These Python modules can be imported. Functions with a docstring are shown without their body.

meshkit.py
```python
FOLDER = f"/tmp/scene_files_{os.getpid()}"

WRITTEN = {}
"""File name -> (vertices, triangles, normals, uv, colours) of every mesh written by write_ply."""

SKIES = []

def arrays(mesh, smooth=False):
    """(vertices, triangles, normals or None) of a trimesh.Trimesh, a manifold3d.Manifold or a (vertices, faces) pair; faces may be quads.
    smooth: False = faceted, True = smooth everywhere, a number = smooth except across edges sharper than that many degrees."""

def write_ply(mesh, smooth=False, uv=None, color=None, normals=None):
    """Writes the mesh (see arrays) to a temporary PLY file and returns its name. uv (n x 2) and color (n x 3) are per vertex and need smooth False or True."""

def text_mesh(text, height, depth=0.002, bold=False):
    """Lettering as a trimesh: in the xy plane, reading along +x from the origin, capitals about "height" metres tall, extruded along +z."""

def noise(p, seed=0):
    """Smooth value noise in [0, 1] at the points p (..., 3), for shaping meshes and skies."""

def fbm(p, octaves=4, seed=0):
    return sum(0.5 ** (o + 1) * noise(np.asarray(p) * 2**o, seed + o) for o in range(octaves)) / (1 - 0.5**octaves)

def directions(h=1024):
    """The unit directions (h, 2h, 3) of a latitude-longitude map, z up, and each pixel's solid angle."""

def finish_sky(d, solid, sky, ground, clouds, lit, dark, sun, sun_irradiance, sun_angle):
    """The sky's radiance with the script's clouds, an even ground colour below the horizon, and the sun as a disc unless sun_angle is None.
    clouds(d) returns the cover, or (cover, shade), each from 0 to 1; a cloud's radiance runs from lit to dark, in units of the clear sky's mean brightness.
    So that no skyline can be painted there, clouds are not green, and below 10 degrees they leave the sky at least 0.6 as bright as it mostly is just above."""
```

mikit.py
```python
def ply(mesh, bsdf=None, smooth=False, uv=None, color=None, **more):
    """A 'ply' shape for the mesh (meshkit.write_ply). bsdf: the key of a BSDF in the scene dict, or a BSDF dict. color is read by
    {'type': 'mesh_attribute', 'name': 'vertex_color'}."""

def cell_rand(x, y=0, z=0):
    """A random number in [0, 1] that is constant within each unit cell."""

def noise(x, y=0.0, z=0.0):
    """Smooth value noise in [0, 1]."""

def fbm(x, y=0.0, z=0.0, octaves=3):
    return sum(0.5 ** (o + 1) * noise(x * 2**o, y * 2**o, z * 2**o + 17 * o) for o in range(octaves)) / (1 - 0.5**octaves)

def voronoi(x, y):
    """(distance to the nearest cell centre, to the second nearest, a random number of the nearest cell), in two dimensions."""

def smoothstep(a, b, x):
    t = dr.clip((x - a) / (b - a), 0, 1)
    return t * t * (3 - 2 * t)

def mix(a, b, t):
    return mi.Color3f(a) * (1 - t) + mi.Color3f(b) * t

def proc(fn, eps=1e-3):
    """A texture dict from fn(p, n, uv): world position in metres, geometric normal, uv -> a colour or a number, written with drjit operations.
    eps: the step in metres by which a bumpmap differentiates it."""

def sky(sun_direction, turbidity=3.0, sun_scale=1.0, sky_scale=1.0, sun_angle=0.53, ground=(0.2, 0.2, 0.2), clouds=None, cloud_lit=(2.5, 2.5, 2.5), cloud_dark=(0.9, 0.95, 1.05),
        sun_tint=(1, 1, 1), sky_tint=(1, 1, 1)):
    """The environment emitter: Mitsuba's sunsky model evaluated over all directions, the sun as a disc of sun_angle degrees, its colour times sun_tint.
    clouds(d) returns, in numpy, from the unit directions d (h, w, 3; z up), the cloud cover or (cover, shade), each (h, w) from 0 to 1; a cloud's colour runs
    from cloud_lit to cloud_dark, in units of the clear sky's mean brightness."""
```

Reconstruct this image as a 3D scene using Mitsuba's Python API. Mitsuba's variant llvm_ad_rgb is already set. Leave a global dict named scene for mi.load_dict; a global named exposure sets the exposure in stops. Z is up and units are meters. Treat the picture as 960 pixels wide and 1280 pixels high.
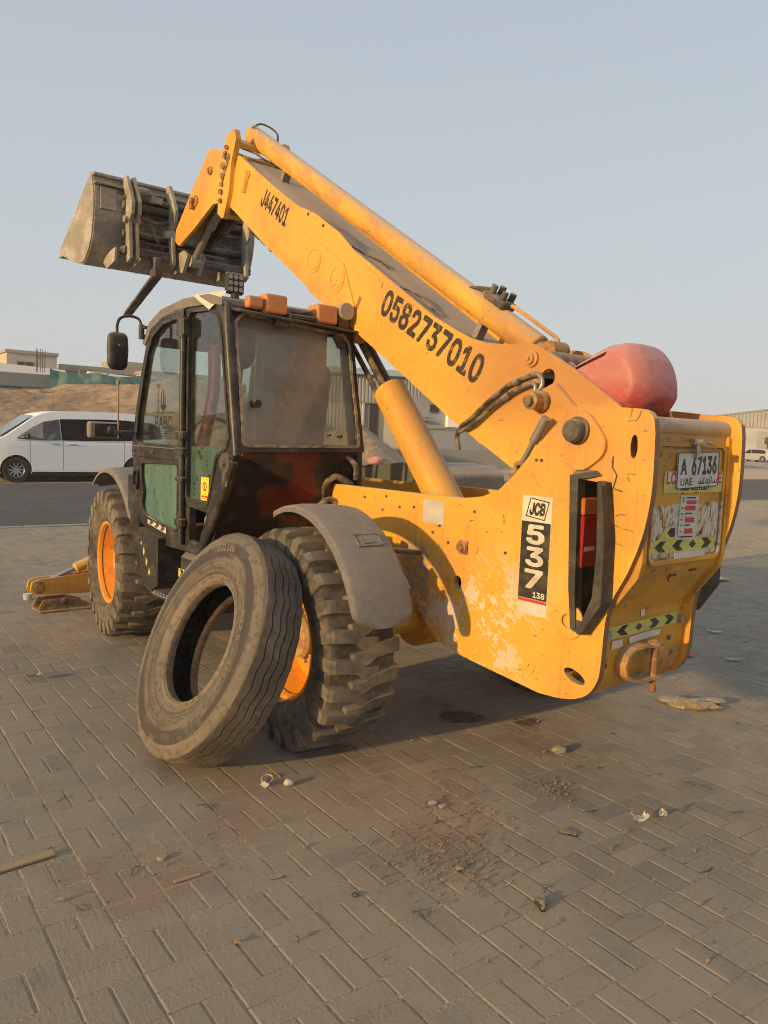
import math, random
import numpy as np, trimesh, mitsuba as mi, drjit as dr, mikit, meshkit
import manifold3d as m3
from shapely.geometry import Polygon, Point, box as sbox, LineString
from shapely import affinity
from shapely.ops import unary_union
from mikit import noise, fbm, smoothstep, mix, cell_rand, voronoi, proc

T = mi.ScalarTransform4f
random.seed(7); rng = np.random.default_rng(7)
scene, labels = {}, {}

# ------------------------------------------------------------------ camera, sky, exposure
PITCH, ROLL, EYE, FPX = 0.09675, -0.038046, 1.65, 993.92
_f = np.array([0, math.cos(PITCH), -math.sin(PITCH)]); _r0 = np.array([1.0, 0, 0]); _d0 = np.cross(_f, _r0)
_down = -math.sin(ROLL) * _r0 + math.cos(ROLL) * _d0
scene['camera'] = {'type': 'perspective', 'fov': 2 * math.degrees(math.atan(480 / FPX)), 'fov_axis': 'x', 'near_clip': 0.05, 'far_clip': 3000.0,
                   'to_world': T().look_at(origin=[0, 0, EYE], target=[0, float(_f[1]), float(EYE + _f[2])], up=[float(-v) for v in _down])}
exposure = 3.2
SUN_AZ, SUN_EL = math.radians(42.3 + 180), math.radians(11.5)
SUN = (math.cos(SUN_EL) * math.cos(SUN_AZ), math.cos(SUN_EL) * math.sin(SUN_AZ), math.sin(SUN_EL))


def sky_haze(d):
    """dusty air: a veil that thickens evenly towards the horizon all round"""
    z = np.clip(d[..., 2], 0, 1)
    u = 0.06 * (meshkit.fbm(d * np.array([2.2, 2.2, 6.0]), 4, 3) - 0.5)
    return 0.55 + u + 0.43 * np.exp(-z / 0.40), np.exp(-z / 0.12)


scene['sky'] = mikit.sky(SUN, turbidity=4, sun_angle=1.2, clouds=sky_haze, cloud_lit=(0.98, 1.035, 1.08), cloud_dark=(1.08, 1.05, 1.03), ground=(0.25, 0.22, 0.18), sun_tint=(0.95, 0.96, 0.96), sun_scale=0.50)
labels['sky'] = {'kind': 'structure'}

# ------------------------------------------------------------------ frames
TH = 2.2646125                                   # heading of the machine
MO = np.array([0.57456, 4.469733, 0.0])          # ground point under its rear axle
MA = np.array([[math.cos(TH), -math.sin(TH), 0], [math.sin(TH), math.cos(TH), 0], [0, 0, 1]])


def frame(A, o):
    m = np.eye(4); m[:3, :3] = A; m[:3, 3] = o
    return T(m.tolist())


def rotz(a):
    return np.array([[math.cos(a), -math.sin(a), 0], [math.sin(a), math.cos(a), 0], [0, 0, 1]])


MF = frame(MA, MO)


def to_world(q):
    return MO + MA @ np.asarray(q, float)


def mp(p):
    """world -> machine coordinates, in textures"""
    x, y = p.x - float(MO[0]), p.y - float(MO[1])
    return x * float(MA[0, 0]) + y * float(MA[1, 0]), x * float(MA[0, 1]) + y * float(MA[1, 1]), p.z


PSI, PU0, PV0 = 0.6208285870978174, -0.9641844052251684, -2.228859223465371     # paving grid


def paving(p):
    return (p.x * math.cos(PSI) + p.y * math.sin(PSI) + PU0) / 0.2, (p.x * math.sin(PSI) - p.y * math.cos(PSI) - PV0) / 0.2


# ------------------------------------------------------------------ materials
def rgb(c):
    return {'type': 'rgb', 'value': [float(x) for x in c]} if isinstance(c, (tuple, list)) else c


def M(name, color, rough=0.6, metal=0.0, spec=0.4, bump=None, bscale=0.002, two=True, **kw):
    b = {'type': 'principled', 'base_color': rgb(color), 'roughness': rough, 'metallic': metal, 'specular': spec, **kw}
    if bump is not None:
        b = {'type': 'bumpmap', 'arbitrary': proc(bump, eps=0.002), 'scale': bscale, 'bsdf': b}
    scene[name] = {'type': 'twosided', 'bsdf': b} if two else b


def b01(c):
    return dr.select(c, mi.Float(1), mi.Float(0))


def dusty(base, dust=(0.34, 0.28, 0.21), amount=0.75, low=0.25, freq=5.0):
    """paint with dust that lies on what faces up, and thinner in patches"""
    def fn(p, n, uv):
        k = fbm(p.x * freq, p.y * freq, p.z * freq, 3)
        f = fbm(p.x * 40, p.y * 40, p.z * 40, 2)
        d = smoothstep(0.25, 0.9, n.z) * amount + low * smoothstep(0.35, 0.75, k * 0.7 + f * 0.3)
        return mix(mix(base, tuple(x * 0.7 for x in base), k), dust, dr.clip(d, 0, 0.95))
    return proc(fn)


YEL = (0.76, 0.395, 0.035)


def yellow_fn(p, n, uv):
    x, y, z = mp(p)
    k = fbm(x * 2.0, y * 2.0, z * 2.0, 3)
    f = fbm(x * 22, y * 22, z * 22, 3)
    s = noise(x * 75, y * 75, z * 75)
    c = mix(YEL, (0.68, 0.30, 0.022), smoothstep(0.4, 0.7, k))
    c = mix(c, (0.40, 0.15, 0.03), 0.28 * smoothstep(0.60, 0.72, f) * smoothstep(0.42, 0.62, k))
    run = fbm(x * 55, z * 2.5, y * 55, 2)
    c = mix(c, (0.44, 0.20, 0.04), 0.35 * smoothstep(0.58, 0.72, run) * smoothstep(0.40, 0.6, k) * b01(dr.abs(n.z) < 0.5))
    chip = noise(x * 140, y * 140, z * 140)
    c = mix(c, (0.10, 0.055, 0.03), 0.8 * smoothstep(0.93, 0.95, chip) * smoothstep(0.40, 0.55, f))
    pipe = b01((dr.abs(y) < 0.085) & (z > 2.05)) * smoothstep(0.50, 0.60, fbm(x * 3.2 + z * 3.2, y * 6, (z - x) * 8, 3))
    c = mix(c, (0.42, 0.22, 0.075), pipe * 0.55)
    c = mix(c, (0.16, 0.07, 0.03), 0.75 * smoothstep(0.83, 0.88, s) * smoothstep(0.42, 0.6, f))
    # rusty dust where the boom turns on its pivot
    r = smoothstep(0.9, 0.2, dr.sqrt(dr.square(x + 0.55) + dr.square((z - 2.02) * 1.3))) * smoothstep(1.55, 1.9, z)
    c = mix(c, (0.40, 0.165, 0.05), dr.clip(r * (0.65 + 0.5 * smoothstep(0.3, 0.7, k) + 0.25 * f), 0, 0.8))
    # paint scraped off the side behind the wheel
    band = smoothstep(0.30, -0.05, x) * smoothstep(-0.95, -0.40, x) * smoothstep(0.47, 0.52, z) * smoothstep(1.08, 0.72, z + 0.25 * x)
    t1, t2 = x * 0.8 + z * 0.6, z * 0.8 - x * 0.6
    sc = fbm(t1 * 26, t2 * 120, 3.0, 3) * 0.22 + fbm(x * 60, z * 60, 7.0, 3) * 0.28 + fbm(x * 7, z * 7, 9.0, 3) * 0.50
    wear = smoothstep(0.465, 0.535, sc) * band
    arch = smoothstep(0.02, 0.06, x) * smoothstep(0.30, 0.22, x) * smoothstep(0.60, 0.70, z) * smoothstep(1.12, 1.02, z)
    wear2 = arch * smoothstep(0.35, 0.5, fbm(t1 * 30, t2 * 90, 5.0, 3))
    side = b01((y > 0.37) & (y < 0.39))
    c = mix(c, (0.66, 0.58, 0.47), wear * side * 0.85)
    c = mix(c, (0.24, 0.21, 0.17), wear2 * side * 0.8)
    # bare, rusty plate edges
    nl = n.x * float(MA[0, 1]) + n.y * float(MA[1, 1])
    edge = b01((dr.abs(nl) < 0.5) & (dr.abs(y) > 0.343) & (dr.abs(y) < 0.384) & (x < -0.3) & (n.z < 0.6))
    c = mix(c, (0.13, 0.045, 0.025), edge * 0.9)
    dust = smoothstep(0.3, 0.9, n.z) * (0.55 + 0.3 * k) + 0.12 * smoothstep(0.45, 0.75, f * 0.4 + k * 0.6)
    return mix(c, (0.50, 0.40, 0.27), dr.clip(dust + 0.09, 0, 0.85))


M('yellow_paint', proc(yellow_fn), 0.5, spec=0.45, bump=lambda p, n, uv: fbm(p.x * 9, p.y * 9, p.z * 9, 2), bscale=0.0016)


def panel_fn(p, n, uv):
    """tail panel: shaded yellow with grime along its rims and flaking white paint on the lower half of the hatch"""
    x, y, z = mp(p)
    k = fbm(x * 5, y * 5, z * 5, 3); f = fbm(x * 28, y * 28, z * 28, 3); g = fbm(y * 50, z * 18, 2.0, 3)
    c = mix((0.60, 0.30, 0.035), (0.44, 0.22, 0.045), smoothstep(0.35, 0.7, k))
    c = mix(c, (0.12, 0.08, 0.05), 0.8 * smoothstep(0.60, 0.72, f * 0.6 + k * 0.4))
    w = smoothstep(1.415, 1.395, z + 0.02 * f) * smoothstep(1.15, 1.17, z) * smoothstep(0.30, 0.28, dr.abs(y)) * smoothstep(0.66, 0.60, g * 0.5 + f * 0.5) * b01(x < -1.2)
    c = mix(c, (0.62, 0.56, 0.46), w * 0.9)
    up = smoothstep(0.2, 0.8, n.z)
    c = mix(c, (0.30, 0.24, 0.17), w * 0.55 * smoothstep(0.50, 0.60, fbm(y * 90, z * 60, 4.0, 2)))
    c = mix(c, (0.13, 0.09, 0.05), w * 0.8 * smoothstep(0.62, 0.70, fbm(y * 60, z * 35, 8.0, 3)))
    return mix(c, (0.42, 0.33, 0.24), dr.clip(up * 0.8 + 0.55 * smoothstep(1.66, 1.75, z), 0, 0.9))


M('panel_paint', proc(panel_fn), 0.55)


def rust_mix(a, b, freq=12, lo=0.45, hi=0.65, dust=(0.36, 0.29, 0.21), up=0.6):
    def fn(p, n, uv):
        k = fbm(p.x * freq, p.y * freq, p.z * freq, 3); f = fbm(p.x * 50, p.y * 50, p.z * 50, 2)
        c = mix(a, b, smoothstep(lo, hi, k * 0.7 + f * 0.3))
        return mix(c, dust, smoothstep(0.3, 0.9, n.z) * up)
    return proc(fn)


M('bucket_steel', rust_mix((0.27, 0.245, 0.205), (0.44, 0.395, 0.33), 6, 0.35, 0.7, up=0.3), 0.6, bump=lambda p, n, uv: fbm(p.x * 30, p.y * 30, p.z * 30, 3), bscale=0.004)
M('bucket_dark', rust_mix((0.075, 0.07, 0.064), (0.17, 0.15, 0.125), 8), 0.6)
M('grease_steel', rust_mix((0.16, 0.12, 0.08), (0.42, 0.20, 0.05), 18, 0.4, 0.6), 0.5)
M('hitch_paint', rust_mix((0.50, 0.27, 0.08), (0.33, 0.20, 0.11), 14, 0.42, 0.6), 0.65)
M('rusty_steel', rust_mix((0.26, 0.12, 0.06), (0.40, 0.24, 0.13), 16), 0.75)
M('dark_steel', rust_mix((0.07, 0.06, 0.05), (0.13, 0.11, 0.09), 14), 0.5, spec=0.5)
M('cab_black', rust_mix((0.022, 0.021, 0.020), (0.075, 0.066, 0.055), 7, 0.42, 0.75, up=0.7), 0.42, spec=0.5)
M('black_plastic', rust_mix((0.03, 0.029, 0.028), (0.07, 0.062, 0.053), 9), 0.5)
M('black_print', dusty((0.026, 0.024, 0.022), (0.24, 0.19, 0.13), 0.2, 0.3, 16), 0.55)
M('phone_print', proc(lambda p, n, uv: mix((0.045, 0.035, 0.024), (0.50, 0.26, 0.03), 0.45 * smoothstep(0.60, 0.72, fbm(p.x * 45, p.y * 45, p.z * 45, 3)))), 0.55)
M('white_print', dusty((0.68, 0.64, 0.56), (0.42, 0.33, 0.2), 0.2, 0.45, 18), 0.55)
M('red_print', (0.55, 0.05, 0.05), 0.5)
M('grey_sticker', dusty((0.60, 0.57, 0.52), (0.45, 0.40, 0.33), 0.3, 0.4, 12), 0.6)
M('cream_sticker', dusty((0.74, 0.69, 0.56), (0.55, 0.47, 0.34), 0.3, 0.3, 12), 0.55)
M('yellow_tape', dusty((0.66, 0.60, 0.12), (0.45, 0.38, 0.2), 0.3, 0.5, 12), 0.5)
M('yellow_note', (0.85, 0.70, 0.03), 0.5)
M('plate_paint', dusty((0.66, 0.64, 0.60), (0.45, 0.40, 0.33), 0.2, 0.4, 14), 0.4)
M('hose_rubber', rust_mix((0.05, 0.045, 0.04), (0.22, 0.17, 0.11), 25, 0.4, 0.6), 0.7)
M('chrome', (0.62, 0.62, 0.62), 0.22, metal=0.9)
M('rod_steel', (0.34, 0.32, 0.29), 0.35, metal=0.6)
M('pale_seal', rust_mix((0.22, 0.18, 0.12), (0.36, 0.30, 0.2), 25, up=0.2), 0.8)
M('board_brown', rust_mix((0.17, 0.15, 0.13), (0.21, 0.185, 0.16), 3, up=0), 0.9)
M('orange_plastic', rust_mix((0.60, 0.24, 0.07), (0.50, 0.23, 0.11), 10, up=0.35), 0.45)
M('lamp_red', (0.36, 0.03, 0.02), 0.3)
M('lamp_orange', (0.55, 0.17, 0.03), 0.3)
M('lamp_glass', (0.30, 0.28, 0.25), 0.3, spec=0.6)


def can_fn(p, n, uv):
    k = fbm(p.x * 9, p.y * 9, p.z * 9, 3); f = fbm(p.x * 45, p.y * 45, p.z * 45, 2)
    c = mix((0.44, 0.09, 0.085), (0.37, 0.06, 0.06), smoothstep(0.35, 0.65, k))
    c = mix(c, (0.50, 0.22, 0.20), smoothstep(1.88, 1.98, p.z + 0.04 * k) * (0.55 + 0.25 * k))
    return mix(c, (0.55, 0.38, 0.32), dr.clip(smoothstep(0.2, 1.0, n.z) * 0.45 + 0.12 * smoothstep(0.5, 0.7, f), 0, 0.8))


M('faded_red', proc(can_fn), 0.5)
M('top_dust', dusty((0.24, 0.21, 0.18), (0.40, 0.345, 0.28), 0.8, 0.5, 3.5), 0.8)
M('mudguard_grey', dusty((0.165, 0.158, 0.152), (0.28, 0.25, 0.215), 0.45, 0.6, 2.0), 0.7, bump=lambda p, n, uv: fbm(p.x * 60, p.y * 60, p.z * 60, 2), bscale=0.0008)
M('guard_rubber', dusty((0.045, 0.042, 0.04), (0.2, 0.17, 0.13), 0.5, 0.35, 8), 0.65)


def rubber(base, dust, lo, hi, freq=6):
    def fn(p, n, uv):
        k = fbm(p.x * freq, p.y * freq, p.z * freq, 3); f = fbm(p.x * 35, p.y * 35, p.z * 35, 3)
        d = smoothstep(lo, hi, k * 0.6 + f * 0.4)
        return mix(mix(base, dust, d), dust, 0.45 * smoothstep(0.3, 1.0, n.z) + 0.25 * smoothstep(0.35, 0.0, p.z))
    return proc(fn)


SPC, SPN = (-0.8343, 3.9054, 0.555), (-0.7386, -0.5286, 0.4120)


def spare_fn(p, n, uv):
    dx, dy, dz = p.x - SPC[0], p.y - SPC[1], p.z - SPC[2]
    h = dx * SPN[0] + dy * SPN[1] + dz * SPN[2]
    r = dr.sqrt(dr.maximum(dx * dx + dy * dy + dz * dz - h * h, 1e-6))
    a = dr.atan2(dz, dx * 0.58 - dy * 0.81)
    k = fbm(p.x * 7, p.y * 7, p.z * 7, 3); f = fbm(p.x * 40, p.y * 40, p.z * 40, 3); q = noise(a * 1.6, r * 24, 0.0); st = noise(a * 3.0, r * 150, 4.0)
    c = mix((0.085, 0.072, 0.056), (0.155, 0.128, 0.095), smoothstep(0.3, 0.7, k * 0.6 + st * 0.4))
    c = mix(c, (0.23, 0.185, 0.13), smoothstep(0.375, 0.335, r) * (0.45 + 0.4 * q))
    c = mix(c, (0.19, 0.155, 0.115), smoothstep(0.47, 0.52, r) * smoothstep(0.58, 0.56, r) * (0.3 + 0.5 * k))
    c = mix(c, (0.04, 0.035, 0.03), smoothstep(0.43, 0.45, r) * smoothstep(0.518, 0.508, r) * smoothstep(0.30, 0.55, q) * 0.8)
    c = mix(c, (0.05, 0.043, 0.036), 0.6 * smoothstep(0.352, 0.356, r) * smoothstep(0.366, 0.362, r))
    return mix(c, (0.06, 0.052, 0.043), 0.55 * smoothstep(0.5, 0.7, f) + 0.0 * h)


M('wheel_rubber', rubber((0.045, 0.04, 0.036), (0.17, 0.14, 0.105), 0.3, 0.72), 0.75, bump=lambda p, n, uv: fbm(p.x * 45, p.y * 45, p.z * 45, 3), bscale=0.003)
M('tread_rubber', rubber((0.075, 0.066, 0.056), (0.20, 0.165, 0.125), 0.25, 0.7), 0.75, bump=lambda p, n, uv: fbm(p.x * 70, p.y * 70, p.z * 70, 3), bscale=0.0012)
M('spare_rubber', proc(spare_fn), 0.62, bump=lambda p, n, uv: fbm(p.x * 60, p.y * 60, p.z * 60, 3), bscale=0.002)
M('letter_dust', (0.19, 0.16, 0.12), 0.8)
M('spare_plain', rubber((0.07, 0.06, 0.05), (0.17, 0.14, 0.105), 0.3, 0.7, 7), 0.7)
M('spare_dark', rubber((0.05, 0.045, 0.04), (0.13, 0.11, 0.085), 0.4, 0.8, 8), 0.6)
M('rim_orange', rust_mix((0.72, 0.29, 0.02), (0.50, 0.20, 0.04), 9, 0.5, 0.75, up=0.3), 0.45)
M('hub_dusty', rust_mix((0.52, 0.33, 0.14), (0.38, 0.22, 0.10), 20), 0.7)


def redpanel_fn(p, n, uv):
    x, y, z = mp(p)
    k = fbm(y * 3.2, z * 3.2, 5.0, 3)
    c = mix((0.022, 0.018, 0.016), (0.12, 0.014, 0.011), smoothstep(0.46, 0.50, k * 0.75 + 0.25 * fbm(y * 11, z * 11, 1.0, 3) + 0.10 * smoothstep(0.55, 0.95, y) + 0.10 * smoothstep(1.42, 1.5, z) - 0.045))
    return mix(c, (0.10, 0.06, 0.04), 0.4 * smoothstep(0.45, 0.75, fbm(y * 14, z * 14, 2.0, 3)))


M('red_black_panel', proc(redpanel_fn), 0.45)


def rail_green_fn(p, n, uv):
    k = fbm(p.x * 14, p.y * 14, p.z * 3, 3); f = fbm(p.x * 60, p.y * 60, p.z * 14, 3)
    c = mix((0.068, 0.145, 0.122), (0.10, 0.19, 0.16), smoothstep(0.3, 0.7, k))
    return mix(c, (0.045, 0.06, 0.045), smoothstep(0.60, 0.75, f) * 0.7)


M('green_board', proc(rail_green_fn), 0.6)
M('seat_cloth', rust_mix((0.06, 0.05, 0.045), (0.13, 0.10, 0.08), 7), 0.85)
M('red_cloth', (0.33, 0.035, 0.04), 0.8)
M('interior_grey', (0.09, 0.085, 0.075), 0.7)


def glass(name, tint, dust, dmin, dmax, freq=7):
    def w(p, n, uv):
        k = fbm(p.x * freq, p.y * freq, p.z * freq, 4)
        return dmin + (dmax - dmin) * smoothstep(0.35, 0.75, k)
    scene[name] = {'type': 'blendbsdf', 'weight': proc(w),
                   'bsdf_0': {'type': 'thindielectric', 'specular_transmittance': rgb(tint)},
                   'bsdf_1': {'type': 'twosided', 'bsdf': {'type': 'diffuse', 'reflectance': rgb(dust)}}}


glass('cab_glass', (0.76, 0.85, 0.80), (0.24, 0.23, 0.19), 0.04, 0.14)
glass('rear_glass', (0.72, 0.74, 0.68), (0.48, 0.45, 0.395), 0.34, 0.48, 4)
glass('car_glass', (0.74, 0.77, 0.77), (0.2, 0.18, 0.15), 0.01, 0.03)


# --- ground materials
def paver_fn(p, n, uv):
    u, v = paving(p)
    iu, iv = dr.floor(u), dr.floor(v)
    even = (iu + iv) - 2 * dr.floor((iu + iv) * 0.5) < 0.5
    bu = dr.select(even, dr.floor(u * 2), iu * 2 + 0.5); bv = dr.select(even, iv * 2 + 0.5, dr.floor(v * 2))
    r = cell_rand(bu * 2, bv * 2, 3); r2 = cell_rand(bu * 2, bv * 2, 8)
    k = fbm(p.x * 0.9, p.y * 0.9, 0.0, 4); m = fbm(p.x * 5, p.y * 5, 3.0, 4); f = noise(p.x * 160, p.y * 160, 0.0)
    c = mix((0.215, 0.190, 0.155), (0.262, 0.230, 0.185), r)
    c = mix(c, (0.165, 0.158, 0.148), smoothstep(0.75, 0.9, r2) * 0.5)
    c = c * (0.86 + 0.28 * f)
    c = mix(c, (0.29, 0.245, 0.185), dr.clip(0.7 * smoothstep(0.38, 0.62, k * 0.5 + m * 0.5), 0, 1))
    for (sx, sy, sr, col, am) in ((0.30, 3.05, 0.42, (0.25, 0.195, 0.14), 0.4), (-0.62, 3.15, 0.30, (0.25, 0.185, 0.13), 0.6), (-0.85, 2.75, 0.3, (0.25, 0.18, 0.125), 0.55), (0.36, 3.7, 0.26, (0.24, 0.18, 0.135), 0.4)):
        d = dr.sqrt(dr.square(p.x - sx) + dr.square(p.y - sy)) / sr
        c = mix(c, col, am * smoothstep(1.0, 0.2, d + (m - 0.5) * 1.6))
    for (sx, sy, sr) in ((0.50, 4.58, 0.13), (0.90, 4.55, 0.10)):       # oil drips
        d = dr.sqrt(dr.square(p.x - sx) + dr.square((p.y - sy) * 1.2)) / sr
        c = mix(c, (0.06, 0.045, 0.035), 0.75 * smoothstep(1.05, 0.75, d + (m - 0.5) * 0.8))
    return c


M('paver', proc(paver_fn), 0.9, spec=0.2, bump=lambda p, n, uv: fbm(p.x * 170, p.y * 170, 0.0, 3), bscale=0.0022)


def joint_fn(p, n, uv):
    k = fbm(p.x * 7, p.y * 7, 1.0, 3); f = noise(p.x * 220, p.y * 220, 0.0)
    return mix((0.25, 0.20, 0.145), (0.34, 0.275, 0.20), k) * (0.75 + 0.5 * f)


M('joint_sand', proc(joint_fn), 0.95, spec=0.1, bump=lambda p, n, uv: fbm(p.x * 180, p.y * 180, 0.0, 2), bscale=0.006)


def far_paver_fn(p, n, uv):
    u, v = paving(p)
    iu, iv = dr.floor(u), dr.floor(v)
    even = (iu + iv) - 2 * dr.floor((iu + iv) * 0.5) < 0.5
    fu, fv = u - iu, v - iv
    a, b = dr.select(even, fu * 2 - dr.floor(fu * 2), fu), dr.select(even, fv, fv * 2 - dr.floor(fv * 2))
    e = dr.minimum(dr.minimum(a, 1 - a) * dr.select(even, mi.Float(0.1), mi.Float(0.2)), dr.minimum(b, 1 - b) * dr.select(even, mi.Float(0.2), mi.Float(0.1)))
    return mix((0.23, 0.175, 0.125), paver_fn(p, n, uv), smoothstep(0.002, 0.006, e))


M('far_paver', proc(far_paver_fn), 0.9, spec=0.2)


def asphalt_fn(p, n, uv):
    k = fbm(p.x * 0.5, p.y * 0.5, 0.0, 4); m = fbm(p.x * 6, p.y * 6, 0.0, 3)
    t = p.x * 0.6 - p.y * 0.8
    st = noise(t * 1.7, 0.0, 0.0)
    c = mix((0.070, 0.068, 0.066), (0.098, 0.094, 0.090), k * 0.8 + st * 0.2)
    return mix(c, (0.16, 0.14, 0.115), 0.25 * smoothstep(0.5, 0.75, m * 0.85 + st * 0.15))


M('asphalt', proc(asphalt_fn), 0.85, spec=0.25)


def earth_fn(p, n, uv):
    k = fbm(p.x * 0.12, p.y * 0.12, 0.0, 4); m = fbm(p.x * 1.6, p.y * 1.6, 2.0, 4)
    return mix((0.30, 0.25, 0.20), (0.22, 0.20, 0.175), smoothstep(0.35, 0.65, k * 0.6 + m * 0.4))


M('earth', proc(earth_fn), 0.95, spec=0.1)


def sand_fn(p, n, uv):
    k = fbm(p.x * 0.5, p.y * 0.5, p.z * 0.5, 4); m = fbm(p.x * 4, p.y * 4, p.z * 4, 4)
    t = p.x * 0.8 + p.y * 0.6
    c = mix((0.40, 0.285, 0.18), (0.31, 0.22, 0.14), smoothstep(0.35, 0.65, k))
    return mix(c, (0.27, 0.20, 0.13), 0.6 * smoothstep(0.50, 0.70, m))


M('bank_sand', proc(sand_fn), 0.95, spec=0.1, bump=lambda p, n, uv: fbm(p.x * 2, p.y * 2, p.z * 5, 4), bscale=0.22)
M('scrub', (0.30, 0.22, 0.13), 0.9)
M('concrete_grey', dusty((0.26, 0.27, 0.26), (0.33, 0.30, 0.26), 0.3, 0.4, 0.7), 0.9)
M('cream_wall', dusty((0.56, 0.50, 0.40), (0.42, 0.37, 0.29), 0.2, 0.35, 0.5), 0.85)
M('beige_wall', dusty((0.40, 0.34, 0.27), (0.34, 0.29, 0.23), 0.2, 0.4, 0.6), 0.85)
M('white_roof', (0.62, 0.57, 0.50), 0.7)
M('shed_white', dusty((0.52, 0.52, 0.51), (0.40, 0.37, 0.33), 0.1, 0.4, 0.6), 0.6)
M('shed_grey', dusty((0.33, 0.34, 0.35), (0.30, 0.28, 0.25), 0.1, 0.4, 0.5), 0.6)
M('shed_beige', dusty((0.42, 0.41, 0.38), (0.35, 0.33, 0.29), 0.1, 0.4, 0.4), 0.6)
M('dark_opening', (0.035, 0.033, 0.032), 0.5)


def net_fn(p, n, uv):
    k = fbm(p.x * 1.1, p.y * 1.1, p.z * 1.4, 4)
    return mix((0.08, 0.20, 0.17), (0.20, 0.33, 0.28), smoothstep(0.3, 0.7, k))


M('green_net', proc(net_fn), 0.8)
M('car_white', (0.82, 0.82, 0.81), 0.3, spec=0.5, clearcoat=0.6, clearcoat_gloss=0.9)
M('car_silver', (0.36, 0.36, 0.35), 0.35, spec=0.5, clearcoat=0.5)
M('dark_pane', (0.010, 0.011, 0.012), 0.12, spec=0.14)
M('sky_pane', (0.10, 0.12, 0.135), 0.12, spec=0.6)
M('car_black', (0.02, 0.02, 0.02), 0.5)
M('alloy', (0.42, 0.41, 0.40), 0.4, metal=0.7)
M('car_tyre', (0.035, 0.033, 0.03), 0.8)
M('skin', (0.25, 0.14, 0.09), 0.6)
M('shirt_pale', (0.45, 0.46, 0.47), 0.85)
M('hair_dark', (0.02, 0.017, 0.015), 0.7)
M('wood_stick', dusty((0.34, 0.24, 0.14), (0.36, 0.29, 0.2), 0.4, 0.4, 20), 0.8)
M('paper_white', (0.50, 0.46, 0.39), 0.85)
M('stone_grey', dusty((0.30, 0.27, 0.22), (0.3, 0.25, 0.18), 0.3, 0.4, 30), 0.9)
M('leaf_green', (0.03, 0.10, 0.06), 0.6)
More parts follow.
